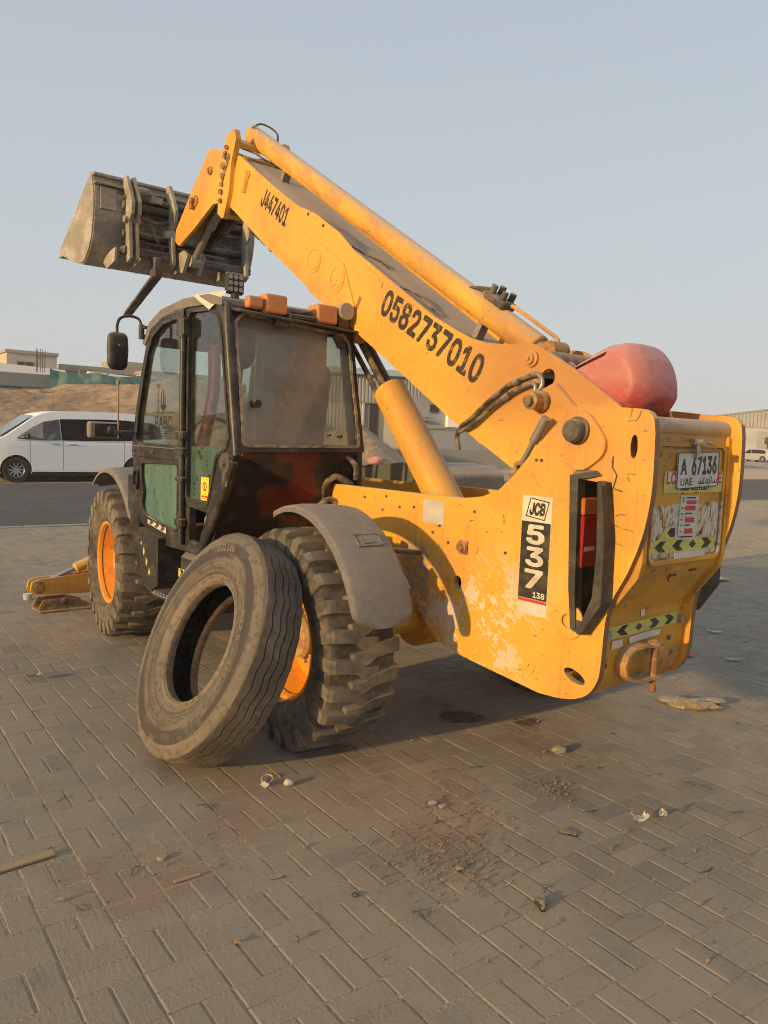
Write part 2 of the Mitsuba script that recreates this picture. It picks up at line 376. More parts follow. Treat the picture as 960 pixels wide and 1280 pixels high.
M('bag_film', rust_mix((0.24, 0.185, 0.075), (0.31, 0.26, 0.165), 22, 0.4, 0.6, up=0.2), 0.35, spec=0.6)
M('bag_pale', (0.29, 0.25, 0.19), 0.55)
M('pink_sack', (0.50, 0.25, 0.22), 0.7)
M('twig_dark', (0.07, 0.055, 0.045), 0.8)
M('dirt_crumb', dusty((0.24, 0.185, 0.13), (0.28, 0.2, 0.13), 0.2, 0.4, 40), 0.95)

# ------------------------------------------------------------------ building helpers
_used = {}


def nk(base):
    n = _used.get(base, -1) + 1
    _used[base] = n
    return base if n == 0 else f'{base}_{n:03d}'


def tag(k, label=None, cat=None, group=None, kind=None):
    d = labels.setdefault(k, {})
    for a, b in (('label', label), ('category', cat), ('group', group), ('kind', kind)):
        if b:
            d[a] = b
    return k


def thing(name, label, cat, group=None):
    return tag(nk(name), label, cat, group)


def add(name, mesh, mat, parent=None, fr=None, smooth=False, label=None, cat=None, group=None, kind=None):
    k = nk(f'{parent}__{name}' if parent else name)
    d = mikit.ply(mesh, mat, smooth) if not isinstance(mesh, dict) else dict(mesh)
    if fr is not None:
        d['to_world'] = fr
    scene[k] = d
    if label or cat or group or kind:
        tag(k, label, cat, group, kind)
    return k


def arr(*p):
    return np.array(p, float)


def cat_(ms):
    return trimesh.util.concatenate([m for m in ms if m is not None])


def unit(v):
    v = np.asarray(v, float)
    return v / np.linalg.norm(v)


def box(lo, hi, b=0.0):
    """box, its edges chamfered by b"""
    lo, hi = np.minimum(lo, hi).astype(float), np.maximum(lo, hi).astype(float)
    if b <= 0:
        return trimesh.creation.box(bounds=[lo, hi])
    b = min(b, 0.45 * float((hi - lo).min()))
    pts = []
    for k in range(3):
        for s in np.ndindex(2, 2, 2):
            q = np.where(np.array(s) == 1, hi, lo); i = np.where(np.array(s) == 1, hi - b, lo + b)
            q = np.where(np.arange(3) == k, q, i)
            pts.append(q)
    return trimesh.convex.convex_hull(np.array(pts))


def hull(pts):
    return trimesh.convex.convex_hull(np.array(pts, float))


def axes_of(z):
    z = unit(z); x = np.cross([0, 0, 1.0], z) if abs(z[2]) < 0.95 else np.cross([0, 1.0, 0], z)
    x = unit(x)
    return x, np.cross(z, x), z


def cyl(p0, p1, r, r1=None, n=24, b=0.0):
    """solid cylinder or cone between two points, rim chamfered by b"""
    p0, p1 = arr(*p0), arr(*p1); L = np.linalg.norm(p1 - p0); r1 = r if r1 is None else r1
    prof = [(0, 0), (r - b, 0), (r, b), (r1, L - b), (r1 - b, L), (0, L)] if b > 0 else [(0, 0), (r, 0), (r1, L), (0, L)]
    m = trimesh.creation.revolve(prof, sections=n)
    x, y, z = axes_of(p1 - p0)
    m.vertices = m.vertices @ np.array([x, y, z]) + p0
    return m


def lathe(prof, c, axis, n=48):
    """prof: (radius, height along axis)"""
    m = trimesh.creation.revolve(prof, sections=n)
    x, y, z = axes_of(axis)
    m.vertices = m.vertices @ np.array([x, y, z]) + arr(*c)
    return m


def spline(pts, n=8):
    p = np.array(pts, float); q = np.vstack([2 * p[0] - p[1], p, 2 * p[-1] - p[-2]]); out = []
    for i in range(1, len(q) - 2):
        for t in np.linspace(0, 1, n, endpoint=False):
            out.append(0.5 * (2 * q[i] + (q[i + 1] - q[i - 1]) * t + (2 * q[i - 1] - 5 * q[i] + 4 * q[i + 1] - q[i + 2]) * t * t + (3 * q[i] - q[i - 1] - 3 * q[i + 1] + q[i + 2]) * t ** 3))
    return np.vstack([out, p[-1:]])


def sweep(path, section, closed_section=True, up=(0, 0, 1)):
    """section (n x 2: along side, along up') swept along the path, ends capped"""
    p = np.array(path, float); s = np.array(section, float); t = np.gradient(p, axis=0); t /= np.linalg.norm(t, axis=1, keepdims=True)
    up = np.array(up, float); a = np.cross(up, t[0]) if np.linalg.norm(np.cross(up, t[0])) > 1e-3 else np.cross([1, 0, 0.1], t[0]); a = unit(a); rings = []
    for i in range(len(p)):
        a = unit(a - t[i] * (a @ t[i])); b = np.cross(t[i], a)
        rings.append(p[i] + s[:, :1] * a + s[:, 1:] * b)
    v = np.vstack(rings); n = len(s); f = []
    for i in range(len(p) - 1):
        for j in range(n):
            k = (j + 1) % n
            f += [[i * n + j, i * n + k, (i + 1) * n + k], [i * n + j, (i + 1) * n + k, (i + 1) * n + j]]
    tri = [[0, j + 1, j] for j in range(1, n - 1)]; o = (len(p) - 1) * n
    f += tri + [[o, o + j, o + j + 1] for j in range(1, n - 1)]
    m = trimesh.Trimesh(v, f, process=False); m.fix_normals()
    return m


def tube(path, r, n=10, smooth=6):
    a = np.arange(n) * 2 * np.pi / n
    return sweep(spline(path, smooth) if smooth and len(path) > 2 else path, np.stack([np.cos(a), np.sin(a)], 1) * r)


def ext(poly, y0, y1):
    """a polygon drawn in x and z, given thickness from y0 to y1"""
    poly = poly if not isinstance(poly, (list, tuple, np.ndarray)) else Polygon(poly)
    parts = []
    for g in getattr(poly, 'geoms', [poly]):
        m = trimesh.creation.extrude_polygon(g, y1 - y0, engine='earcut')
        v = m.vertices
        m.vertices = np.stack([v[:, 0], y1 - v[:, 2], v[:, 1]], 1)
        parts.append(m)
    return cat_(parts)


def rbox(lo, hi, r):
    """box with well rounded edges"""
    s = trimesh.creation.icosphere(2, r).vertices
    lo, hi = np.minimum(lo, hi) + r, np.maximum(lo, hi) - r
    return hull(np.vstack([s + np.where(np.array(c) == 1, hi, lo) for c in np.ndindex(2, 2, 2)]))


def on_plane(poly, o, right, up, t):
    """a polygon drawn in a plane (origin o, axes right and up), given thickness t along right x up"""
    poly = poly if not isinstance(poly, (list, tuple, np.ndarray)) else Polygon(poly)
    right, up = unit(right), unit(up); nrm = np.cross(right, up); parts = []
    for g in getattr(poly, 'geoms', [poly]):
        m = trimesh.creation.extrude_polygon(g, t, engine='earcut'); v = m.vertices
        m.vertices = arr(*o) + v[:, :1] * right + v[:, 1:2] * up + v[:, 2:] * nrm
        parts.append(m)
    return cat_(parts)


def text_on(text, o, right, up, height, width=None, depth=0.001, bold=True, shear=0.0):
    m = meshkit.text_mesh(text, height, depth, bold); v = m.vertices.copy()
    v[:, 0] -= v[:, 0].min()
    s = 1.0 if width is None else width / v[:, 0].max()
    v[:, 0] = v[:, 0] * s + shear * v[:, 1]
    right, up = unit(right), unit(up); nrm = unit(np.cross(right, up))
    m.vertices = arr(*o) + v[:, :1] * right + v[:, 1:2] * up + v[:, 2:] * nrm
    return m


def rrect(x0, y0, x1, y1, r):
    return sbox(x0 + r, y0 + r, x1 - r, y1 - r).buffer(r, quad_segs=5)


def soften(pts, r):
    """rounds a polygon's corners"""
    p = Polygon(pts) if not hasattr(pts, 'buffer') else pts
    return p.buffer(-r, join_style='mitre').buffer(r, quad_segs=5).buffer(r, join_style='mitre').buffer(-r, quad_segs=5).simplify(0.0008)


def strip(pts, y0, y1, t):
    """a bent sheet: polyline in x,z with thickness t, from y0 to y1"""
    return ext(LineString(pts).buffer(t / 2, cap_style='flat', join_style='round', quad_segs=4), y0, y1)


def moved(m, A=None, o=(0, 0, 0)):
    m = m.copy(); v = np.asarray(m.vertices)
    m.vertices = (v @ np.asarray(A).T if A is not None else v) + arr(*o)
    return m


def rough_up(m, amp, freq, seed=0, edge=None):
    m = m.copy()
    if edge:
        m = m.subdivide_to_size(edge)
    nrm = trimesh.Trimesh(m.vertices, m.faces, process=True)
    v = np.asarray(m.vertices)
    d = np.stack([meshkit.fbm(v * freq + 11.3 * (k + 1), 3, seed + k) for k in range(3)], 1) - 0.5
    m.vertices = v + d * 2 * amp
    return m


# ------------------------------------------------------------------ the ground
ra, rb, E0 = arr(0.80, 0.60), arr(-0.60, 0.80), arr(-4.88, 13.03)     # along the road, across it, a point of its near edge


def road(t, b, z=0.0):
    q = E0 + ra * t + rb * b
    return [q[0], q[1], z]


def sheet(corners):
    return trimesh.Trimesh(np.array(corners, float), [[0, 1, 2], [0, 2, 3]], process=False)


add('ground', sheet([(-900, -900, -0.022), (900, -900, -0.022), (900, 900, -0.022), (-900, 900, -0.022)]), 'earth', kind='structure')
pave = add('pavement', sheet([road(-60, -40, -0.012), road(120, -40, -0.012), road(120, -0.02, -0.012), road(-60, -0.02, -0.012)]), 'far_paver', kind='structure')
_bed = Polygon([road(t, b)[:2] for t, b in ((-60, -60), (120, -60), (120, -0.16), (-60, -0.16))]).intersection(Polygon([(-1.7, 1.72), (1.7, 1.72), (10.0, 15.48), (-10.0, 15.48)]))
_bv, _bf = trimesh.creation.triangulate_polygon(_bed, engine='earcut')
add('sand_bed', trimesh.Trimesh(np.column_stack([_bv, np.full(len(_bv), -0.0075)]), _bf, process=False), 'joint_sand', parent=pave, kind='structure')
# sand lying in the joints and drifted over the blocks near by
sy = np.concatenate([np.arange(1.75, 5.2, 0.022), np.arange(5.2, 15.4, 0.06)])
sxn = np.linspace(-1, 1, 230)
gx_ = sxn[None, :] * (0.60 * sy[:, None] + 0.85); gy_ = np.repeat(sy[:, None], len(sxn), 1)
q3 = np.stack([gx_, gy_, gx_ * 0], -1)
drift = meshkit.fbm(q3 * 1.1 + 4.0, 4, 21) + 0.10 * np.exp(-((gx_ + 0.9) / 0.7) ** 2) * np.exp(-((gy_ - 3.2) / 1.2) ** 2) + 0.05 * np.exp(-((gx_ - 0.3) / 0.4) ** 2 - ((gy_ - 3.05) / 0.4) ** 2)
lv = -0.0053 + 0.0036 * np.clip((drift - 0.40) / 0.25, 0, 1) + 0.0026 * (meshkit.fbm(q3 * 9, 3, 5) - 0.5) + 0.0016 * (meshkit.noise(q3 * 45, 8) - 0.5)
inside = ((gx_ - E0[0]) * rb[0] + (gy_ - E0[1]) * rb[1]) < -0.14
lv = np.where(inside, lv, -0.03)
PS = np.stack([gx_, gy_, lv], -1).reshape(-1, 3); w_ = len(sxn); fs_ = []
ii, jj = np.meshgrid(np.arange(len(sy) - 1), np.arange(w_ - 1), indexing='ij')
a_ = (ii * w_ + jj).ravel()
fs_ = np.vstack([np.stack([a_, a_ + 1, a_ + w_ + 1], 1), np.stack([a_, a_ + w_ + 1, a_ + w_], 1)])
add('drifted_sand', trimesh.Trimesh(PS, fs_, process=False), 'joint_sand', smooth=True, kind='stuff')
rd = add('road', sheet([road(-120, 0, -0.004), road(300, 0, -0.004), road(300, 9.4, -0.004), road(-120, 9.4, -0.004)]), 'asphalt', kind='structure')
add('road_verge', sheet([road(-120, 9.4, -0.008), road(300, 9.4, -0.008), road(300, 12.5, -0.008), road(-120, 12.5, -0.008)]), 'earth', kind='structure')
ks = [box((t, -0.13, -0.2), (t + 0.98, -0.01, 0.012), 0.01) for t in np.arange(-22, 40, 1.0)]
kv = cat_(ks); v = kv.vertices.copy(); kv.vertices = np.stack([E0[0] + ra[0] * v[:, 0] + rb[0] * v[:, 1], E0[1] + ra[1] * v[:, 0] + rb[1] * v[:, 1], v[:, 2]], 1)
add('edge_stone', kv, 'concrete_grey', parent=pave, kind='stuff')

# pavers: basket weave of 200 x 100 mm blocks; the grid's axes are u (across) and w (along)
cu, su = math.cos(PSI), math.sin(PSI)


def pave_xy(u, v):
    a, b = 0.2 * u - PU0, -0.2 * v - PV0
    return a * cu - b * su, a * su + b * cu


BL, BW, CH = 0.1965, 0.0965, 0.006
bv = []
for z, i in ((-0.03, 0.0), (-CH * 0.7, 0.0), (0.0, CH)):
    bv += [(-BL / 2 + i, -BW / 2 + i, z), (BL / 2 - i, -BW / 2 + i, z), (BL / 2 - i, BW / 2 - i, z), (-BL / 2 + i, BW / 2 - i, z)]
bf = []
for a in (0, 4):
    for j in range(4):
        k = (j + 1) % 4
        bf += [[a + j, a + k, a + 4 + k], [a + j, a + 4 + k, a + 4 + j]]
bf += [[8, 9, 10], [8, 10, 11]]
brick = trimesh.Trimesh(np.array(bv), bf, process=False)
cells = []
for i in range(-80, 90):
    for k in range(-110, 60):
        x, y = pave_xy(i + 0.5, k + 0.5)
        if y < 1.7 or y > 15.5 or abs(x) > 0.60 * y + 0.9 or (np.array([x, y]) - E0) @ rb > -0.27:
            continue
        for h in (0, 1):
            even = (i + k) % 2 == 0
            u, v = (i + 0.25 + 0.5 * h, k + 0.5) if even else (i + 0.5, k + 0.25 + 0.5 * h)
            x, y = pave_xy(u, v)
            cells.append((x, y, even))
vis = [(y if abs(x) < 0.483 * y + 0.05 and y > 2.36 else 1e3 + y, n) for n, (x, y, e) in enumerate(cells)]
first = {n for _, n in sorted(vis)[:300]}
brick_dict, rest = mikit.ply(brick, 'paver'), []
for n, (x, y, even) in enumerate(cells):
    r1, r2, r3, r4 = rng.random(4)
    ang = math.atan2(cu, -su) if even else math.atan2(su, cu)        # even: long side along w
    A = rotz(ang + (r1 - 0.5) * 0.022)
    tx, ty = (r2 - 0.5) * 0.008, (r3 - 0.5) * 0.008
    tilt = np.array([[1, 0, 0], [0, 1, 0], [tx, ty, 1]])
    o = (x + (r4 - 0.5) * 0.003, y + (r2 - 0.5) * 0.003, (r1 - 0.6) * 0.003)
    if n in first:
        add('paver', brick_dict, None, parent=pave, fr=frame(A @ tilt, o))
    else:
        rest.append(moved(brick, A @ tilt, o))
add('far_paver', cat_(rest), 'paver', parent=pave, kind='stuff')

# ------------------------------------------------------------------ the bank of sand beyond the road
tt, bb = np.meshgrid(np.linspace(-70, 24, 240), np.linspace(10.0, 40, 90), indexing='ij')
crest = 2.15 + 1.05 * np.clip((tt + 0.5) / 8, 0, 1) + 0.12 * np.sin(tt * 0.9 + 1)
shape = np.clip((bb - 10.6) / 6.5, 0, 1) ** 0.8 * np.clip((40 - bb) / 14, 0, 1)
endf = np.clip((19.0 - tt) / 6.5, 0, 1)
pt = np.stack([tt, bb, np.zeros_like(tt)], -1)
mound = 2.3 - 0.72 * np.sqrt((E0[0] + ra[0] * tt + rb[0] * bb + 1.4) ** 2 + (0.7 * (E0[1] + ra[1] * tt + rb[1] * bb - 32.0)) ** 2)
hz = crest * shape * (endf * endf * (3 - 2 * endf)) * (0.85 + 0.3 * meshkit.fbm(pt * 0.35, 4, 3)) + 0.34 * (meshkit.fbm(pt * 1.9, 4, 5) - 0.5) * np.minimum(1, 3 * shape) - 0.05 * (shape * endf <= 0.001)
hz = np.maximum(hz, mound + 0.12 * (meshkit.fbm(pt * 2.5, 3, 8) - 0.5))
P = np.stack([E0[0] + ra[0] * tt + rb[0] * bb, E0[1] + ra[1] * tt + rb[1] * bb, hz], -1).reshape(-1, 3)
nb = tt.shape[1]; ff = []
for i in range(tt.shape[0] - 1):
    for j in range(nb - 1):
        a = i * nb + j
        ff += [[a, a + nb, a + nb + 1], [a, a + nb + 1, a + 1]]
add('sand_bank', trimesh.Trimesh(P, ff, process=False), 'bank_sand', smooth=True, kind='structure')
sc = []
for _ in range(420):
    t, b = rng.uniform(-22, 12), rng.uniform(12, 18.5)
    i, j = int(np.searchsorted(tt[:, 0], t)), int(np.searchsorted(bb[0], b))
    q = road(t, b, hz[i, j])
    for _ in range(7):
        a, l = rng.uniform(0, 6.28), rng.uniform(0.05, 0.15); d = arr(math.cos(a) * 0.6, math.sin(a) * 0.6, 1.0) * l
        s = arr(-math.sin(a), math.cos(a), 0) * 0.006
        sc.append(trimesh.Trimesh([q - s, q + s, q + d], [[0, 1, 2]], process=False))
add('dry_scrub', cat_(sc), 'scrub', kind='stuff')

# ------------------------------------------------------------------ the telehandler, in machine coordinates: x forward, y left, z up
TE = thing('telehandler', 'scuffed yellow telescopic handler with raised boom and black cab on the grey pavers', 'telehandler')


def part(name, mesh, mat, parent=TE, smooth=False, label=None, kind=None):
    return add(name, mesh, mat, parent=parent, fr=MF, smooth=smooth, label=label, kind=kind)


X_, Y_, Z_ = arr(1, 0, 0), arr(0, 1, 0), arr(0, 0, 1)
YL = 0.3825                                               # outer face of the side plates
side = [(-0.90, 1.822), (-1.08, 1.805), (-1.255, 1.79), (-1.268, 1.58), (-1.265, 1.41), (-1.237, 1.26), (-1.19, 1.12), (-1.125, 1.0), (-1.088, 0.92), (-1.082, 0.68), (-1.07, 0.49),
        (-0.75, 0.468), (-0.25, 0.52), (-0.05, 0.56), (0.06, 0.65), (0.17, 0.79), (0.33, 1.0), (0.62, 1.06), (0.98, 1.06), (0.98, 1.335), (0.04, 1.338), (-0.20, 1.342), (-0.33, 1.362), (-0.43, 1.40),
        (-0.52, 1.475), (-0.73, 1.70), (-0.84, 1.80)]
hole1 = affinity.scale(Point(-1.172, 1.64).buffer(0.05), 0.34, 1.0)
hole2 = affinity.scale(Point(-0.18, 0.90).buffer(0.036), 0.8, 1.0)
hole3 = affinity.rotate(affinity.scale(Point(-0.945, 0.60).buffer(0.06), 1.0, 0.45), 18)
_tail = [(-1.255, 1.79), (-1.268, 1.58)]
side_poly = Polygon(np.vstack([side[:2], [(-1.20, 1.797), (-1.235, 1.785), (-1.258, 1.755)], spline(np.array([(x, 0, z) for x, z in ((-1.266, 1.70), (-1.270, 1.55), (-1.264, 1.41), (-1.237, 1.26), (-1.185, 1.115), (-1.125, 1.0), (-1.093, 0.91), (-1.083, 0.80), (-1.080, 0.70), (-1.068, 0.61), (-1.02, 0.535), (-0.94, 0.492), (-0.85, 0.474))]), 5)[:, [0, 2]], side[11:]])).buffer(0)
side_poly = soften(side_poly, 0.022).difference(unary_union([hole1, hole2, hole3]))
lamp_gap = soften([(-0.915, 1.488), (-1.040, 1.478), (-1.052, 1.2), (-1.045, 0.99), (-0.985, 0.85), (-0.945, 0.85), (-0.93, 1.0)], 0.006)
side_poly = side_poly.difference(lamp_gap)
part('side_plate', ext(side_poly, YL - 0.035, YL), 'yellow_paint', label='left yellow side plate with scraped paint behind the wheel')
part('side_plate', ext(side_poly, -YL, -YL + 0.035), 'yellow_paint')
# stiffeners hidden between the plates, the frame forward and the axles
part('tank', cat_([box((-0.85, 0.12, 0.64), (0.05, 0.30, 1.0), 0.02), box((-0.85, -0.30, 0.64), (0.05, -0.12, 1.0), 0.02)]), 'black_plastic')
part('frame_rail', cat_([box((0.9, 0.10, 0.72), (3.3, 0.36, 1.1), 0.02), box((0.9, -0.36, 0.72), (3.3, -0.10, 1.1), 0.02), box((-0.9, -0.34, 0.56), (0.1, 0.34, 0.60))]), 'yellow_paint')
part('axle', cat_([cyl((0.36, -0.62, 0.585), (0.36, 0.62, 0.585), 0.085, n=20), cyl((0.36, -0.2, 0.585), (0.36, 0.2, 0.585), 0.17, n=24), box((0.2, 0.28, 0.56), (0.52, 0.66, 0.74), 0.03), box((0.2, -0.66, 0.56), (0.52, -0.28, 0.74), 0.03)]), 'yellow_paint')
part('axle', cat_([cyl((3.0, -0.62, 0.585), (3.0, 0.62, 0.585), 0.085, n=20), cyl((3.0, -0.2, 0.585), (3.0, 0.2, 0.585), 0.17, n=24), box((2.9, -0.5, 0.62), (3.1, 0.5, 0.8), 0.03)]), 'yellow_paint')

# pivot boss, pin, bolts
lobe = soften([(-0.78, 1.70), (-0.81, 1.775), (-0.88, 1.80), (-0.955, 1.775), (-1.05, 1.66), (-1.04, 1.60), (-0.94, 1.525), (-0.85, 1.535), (-0.785, 1.61)], 0.075)
for s in (1, -1):
    bp = part('pivot_boss', ext(lobe, YL * s, (YL + 0.020) * s) if s > 0 else ext(lobe, -YL - 0.020, -YL), 'yellow_paint')
    part('pivot_pin', lathe([(0, 0), (0.062, 0), (0.062, 0.012), (0.052, 0.016), (0.052, 0.045), (0.045, 0.055), (0, 0.055)], (-0.9, (YL + 0.0205) * s, 1.70), (0, s, 0), 28), 'dark_steel', parent=bp, smooth=30)
part('bolt', cat_([box((-0.245, YL, 1.055), (-0.185, YL + 0.012, 1.125), 0.004), cyl((-0.213, YL + 0.012, 1.09), (-0.213, YL + 0.035, 1.09), 0.022, n=6), cyl((-0.213, YL + 0.012, 1.09), (-0.213, YL + 0.02, 1.09), 0.032, n=18)]), 'rusty_steel')
pts = [(0.62, 1.28), (0.42, 1.30), (0.45, 1.22), (0.18, 1.26), (0.02, 1.14), (-0.10, 1.10), (-0.50, 1.10), (-0.28, 1.28), (-0.66, 1.56), (-0.69, 1.56), (0.30, 1.25), (-0.03, 1.18)]
for (x, z) in pts:
    part('rivet', cyl((x, YL - 0.001, z), (x, YL + 0.005, z), 0.008, n=8), 'dark_steel')
part('boss_ring', lathe([(0.03, 0), (0.085, 0), (0.085, 0.010), (0.075, 0.014), (0.035, 0.014), (0.03, 0.010)], (-0.895, YL, 0.845), Y_, 32), 'yellow_paint', smooth=30)
part('seam', cat_([tube([(-1.075, YL + 0.002, z) if i in (0,) else (x, YL + 0.002, z) for i, (x, z) in enumerate([(-1.08, 1.595), (-1.075, 1.55), (-1.10, 1.515), (-1.085, 1.46), (-1.13, 1.45)])], 0.0035, 5, 0)]), 'dark_steel')

for i in range(26):
    rx = ((-1.21, -0.98, 1.50, 1.78), (-1.04, -0.62, 0.50, 0.60), (-0.56, 0.0, 0.95, 1.25), (-1.20, -1.10, 1.20, 1.50))[i % 4]
    sx_, sz_ = rng.uniform(rx[0], rx[1]), rng.uniform(rx[2], rx[3]); an = rng.uniform(-0.5, 0.5) + (math.pi / 2 if i % 3 == 0 else 0); ln = rng.uniform(0.012, 0.055)
    if any(abs(sx_ - hx_) < 0.04 and abs(sz_ - hz_) < 0.09 for hx_, hz_ in ((-1.172, 1.64), (-0.945, 0.60))):
        continue
    part('scratch', tube([(sx_, YL + 0.0004, sz_), (sx_ + ln * .5 * math.cos(an + .2), YL + 0.0004, sz_ + ln * .5 * math.sin(an + .2)), (sx_ + ln * math.cos(an), YL + 0.0004, sz_ + ln * math.sin(an))], rng.uniform(0.0010, 0.0022), 5, 2), 'dark_steel')
# decal with the maker's mark and the numbers
N1 = -X_
dk = part('number_decal', box((-0.768, YL, 0.828), (-0.592, YL + 0.002, 1.392)), 'cream_sticker', label='tall white and black decal with 537 on the yellow side plate')
DY = YL + 0.002
part('black_field', box((-0.766, DY, 0.905), (-0.594, DY + 0.0012, 1.270)), 'black_print', parent=dk)
part('red_field', box((-0.766, DY, 0.888), (-0.594, DY + 0.0011, 0.903)), 'red_print', parent=dk)
D2 = DY + 0.0012
part('lettering', cat_([text_on(t, (-0.628, D2, z), N1, Z_, 0.083, 0.108, 0.001, 2) for t, z in (('5', 1.170), ('3', 1.065), ('7', 0.958))] + [text_on('138', (-0.684, D2, 0.914), N1, Z_, 0.026, 0.07, 0.001, 2)]), 'white_print', parent=dk)
para = Polygon([(0.018, 0.022), (0.132, 0.008), (0.156, 0.098), (0.042, 0.112)])
ring = para.difference(para.buffer(-0.005))
o_ = (-0.597, DY, 1.272)
part('emblem', cat_([on_plane(ring, o_, N1, Z_, 0.001), text_on('JCB', (-0.597 - 0.038, DY, 1.272 + 0.033), N1, (0, 0, 1), 0.052, 0.092, 0.001, 3, 0.12)]), 'black_print', parent=dk)
part('information_sticker', box((-0.057, YL, 1.188), (0.105, YL + 0.002, 1.312)), 'grey_sticker', label='blank white sticker on the yellow side plate')

# tail lamps: let into the side plates, with rubber lips round the opening
def ys(s, a, b):
    return (YL + a, YL + b) if s > 0 else (-YL - b, -YL - a)


for s in (1, -1):
    gk = part('lamp_guard', cat_([ext(soften([(-0.872, 1.505), (-0.918, 1.505), (-0.936, 1.0), (-0.952, 0.815), (-0.925, 0.815), (-0.900, 1.0)], 0.004), *ys(s, 0.0, 0.024)), ext(soften([(-0.94, 0.862), (-1.0, 0.862), (-0.985, 0.80), (-0.93, 0.81)], 0.004), *ys(s, 0.0, 0.02))]), 'guard_rubber', label='black rubber lamp surround on the left side plate' if s > 0 else None)
    part('guard_flange', cat_([ext(soften([(-1.038, 1.49), (-1.075, 1.485), (-1.112, 1.25), (-1.118, 0.97), (-1.02, 0.815), (-0.975, 0.805), (-1.047, 0.985), (-1.055, 1.2)], 0.004), *ys(s, 0.0, 0.05)), ext(soften([(-1.075, 1.47), (-1.10, 1.25), (-1.105, 0.97), (-1.01, 0.83), (-1.02, 0.815), (-1.118, 0.965), (-1.115, 1.25), (-1.085, 1.475)], 0.002), *ys(s, 0.05, 0.085 if s > 0 else 0.15))]), 'guard_rubber', parent=gk)
    part('lamp_recess', cat_([ext(Polygon([(-0.905, 1.495), (-0.913, 1.495), (-0.928, 1.0), (-0.94, 0.85), (-0.93, 0.85)]), *ys(s, -0.19, -0.0355)), ext(Polygon([(-0.90, 1.50), (-1.06, 1.50), (-1.06, 1.06), (-0.985, 0.96), (-0.92, 0.86)]), *ys(s, -0.20, -0.191))]), 'black_plastic', parent=gk)
    part('tail_lamp', box((-0.918, ys(s, -0.115, -0.005)[0], 1.09), (-0.940, ys(s, -0.115, -0.005)[1], 1.325), 0.006), 'lamp_red', parent=gk, label='red tail lamp with an orange top' if s > 0 else None)
    part('indicator_lamp', box((-0.917, ys(s, -0.115, -0.005)[0], 1.327), (-0.939, ys(s, -0.115, -0.005)[1], 1.405), 0.006), 'lamp_orange', parent=gk)
    part('reflector_mark', box((-0.9405, ys(s, -0.10, -0.02)[0], 1.165), (-0.9412, ys(s, -0.10, -0.02)[1], 1.185)), 'white_print', parent=gk)
    if s > 0:
        part('torn_rubber', hull([(-0.90, 0.386, 1.535), (-1.00, 0.386, 1.53), (-1.03, 0.39, 1.51), (-0.93, 0.42, 1.49), (-0.89, 0.42, 1.505), (-1.0, 0.39, 1.515)]), 'black_plastic', parent=gk)

# tail panel between the plates
YI = YL - 0.035
prof = [(-1.195, 1.70), (-1.20, 1.16), (-1.185, 1.10), (-1.045, 0.905), (-1.035, 0.88), (-1.03, 0.62), (-1.015, 0.57), (-0.93, 0.50)]
part('tail_panel', strip(prof, -YI, YI, 0.02), 'panel_paint', label='recessed yellow tail panel between the side plates')
part('cross_tube', cyl((-1.165, -YI, 1.725), (-1.165, YI, 1.725), 0.048, n=28), 'panel_paint', smooth=40)
for s in (1, -1):   # folded rims along the inside of both plates
    part('panel_rim', ext(LineString([(-1.208, 1.69), (-1.214, 1.16), (-1.2, 1.09), (-1.058, 0.895)]).buffer(0.012, quad_segs=4), *( (YI - 0.03, YI) if s > 0 else (-YI, -YI + 0.03))), 'panel_paint', smooth=40)
hx = -1.2185
hatch_o = rrect(-0.30, 1.135, 0.30, 1.668, 0.05)      # drawn in (-y, z)
R_ = -Y_
hk = part('hatch', on_plane(hatch_o.buffer(-0.018), (-1.209, 0, 0), R_, Z_, 0.0085), 'panel_paint', label='rounded hatch in the tail panel with flaking white paint')
part('hatch_rim', on_plane(hatch_o.difference(hatch_o.buffer(-0.02)), (-1.209, 0, 0), R_, Z_, 0.017), 'panel_paint', parent=hk)
part('hatch_rim', on_plane(hatch_o.buffer(-0.021).difference(hatch_o.buffer(-0.030)), (-1.209, 0, 0), R_, Z_, 0.011), 'grease_steel', parent=hk)
part('patch', box((hx - 0.002, -0.17, 1.142), (hx - 0.004, 0.09, 1.182)), 'grey_sticker', parent=hk)
part('latch', cat_([box((hx, -0.03, 1.655), (hx - 0.03, 0.03, 1.685), 0.004), cyl((hx - 0.03, 0.0, 1.67), (hx - 0.055, 0.0, 1.67), 0.016, n=12), box((hx - 0.02, -0.012, 1.60), (hx - 0.034, 0.014, 1.66), 0.003), tube([(hx - 0.045, 0, 1.672), (hx - 0.05, -0.05, 1.668), (hx - 0.035, -0.11, 1.662)], 0.006, 6)]), 'rod_steel', parent=hk, smooth=30)
# long-vehicle board and the number plate screwed over it
bt = 0.03


def tilted(o, ang):
    """axes in the tail panel's plane, turned by ang"""
    return arr(*o), R_ * math.cos(ang) + Z_ * math.sin(ang), -R_ * math.sin(ang) + Z_ * math.cos(ang)


o2, r2, u2 = tilted((hx - 0.001, 0.215, 1.445), 0.0)
lb = part('warning_board', on_plane(rrect(0, 0, 0.492, 0.095, 0.004), o2, r2, u2, 0.003), 'yellow_tape', label='long yellow and red vehicle board behind the number plate')
nb2 = np.cross(r2, u2)
part('white_field', on_plane(Polygon([(0.006, 0.040), (0.486, 0.040), (0.486, 0.089), (0.006, 0.089)]), o2 + nb2 * 0.003, r2, u2, 0.0008), 'cream_sticker', parent=lb)
part('lettering', cat_([text_on('LONG VEHICLE', o2 + r2 * 0.012 + u2 * 0.043 + nb2 * 0.0038, r2, u2, 0.046, 0.468, 0.001, 2)]), 'red_print', parent=lb)


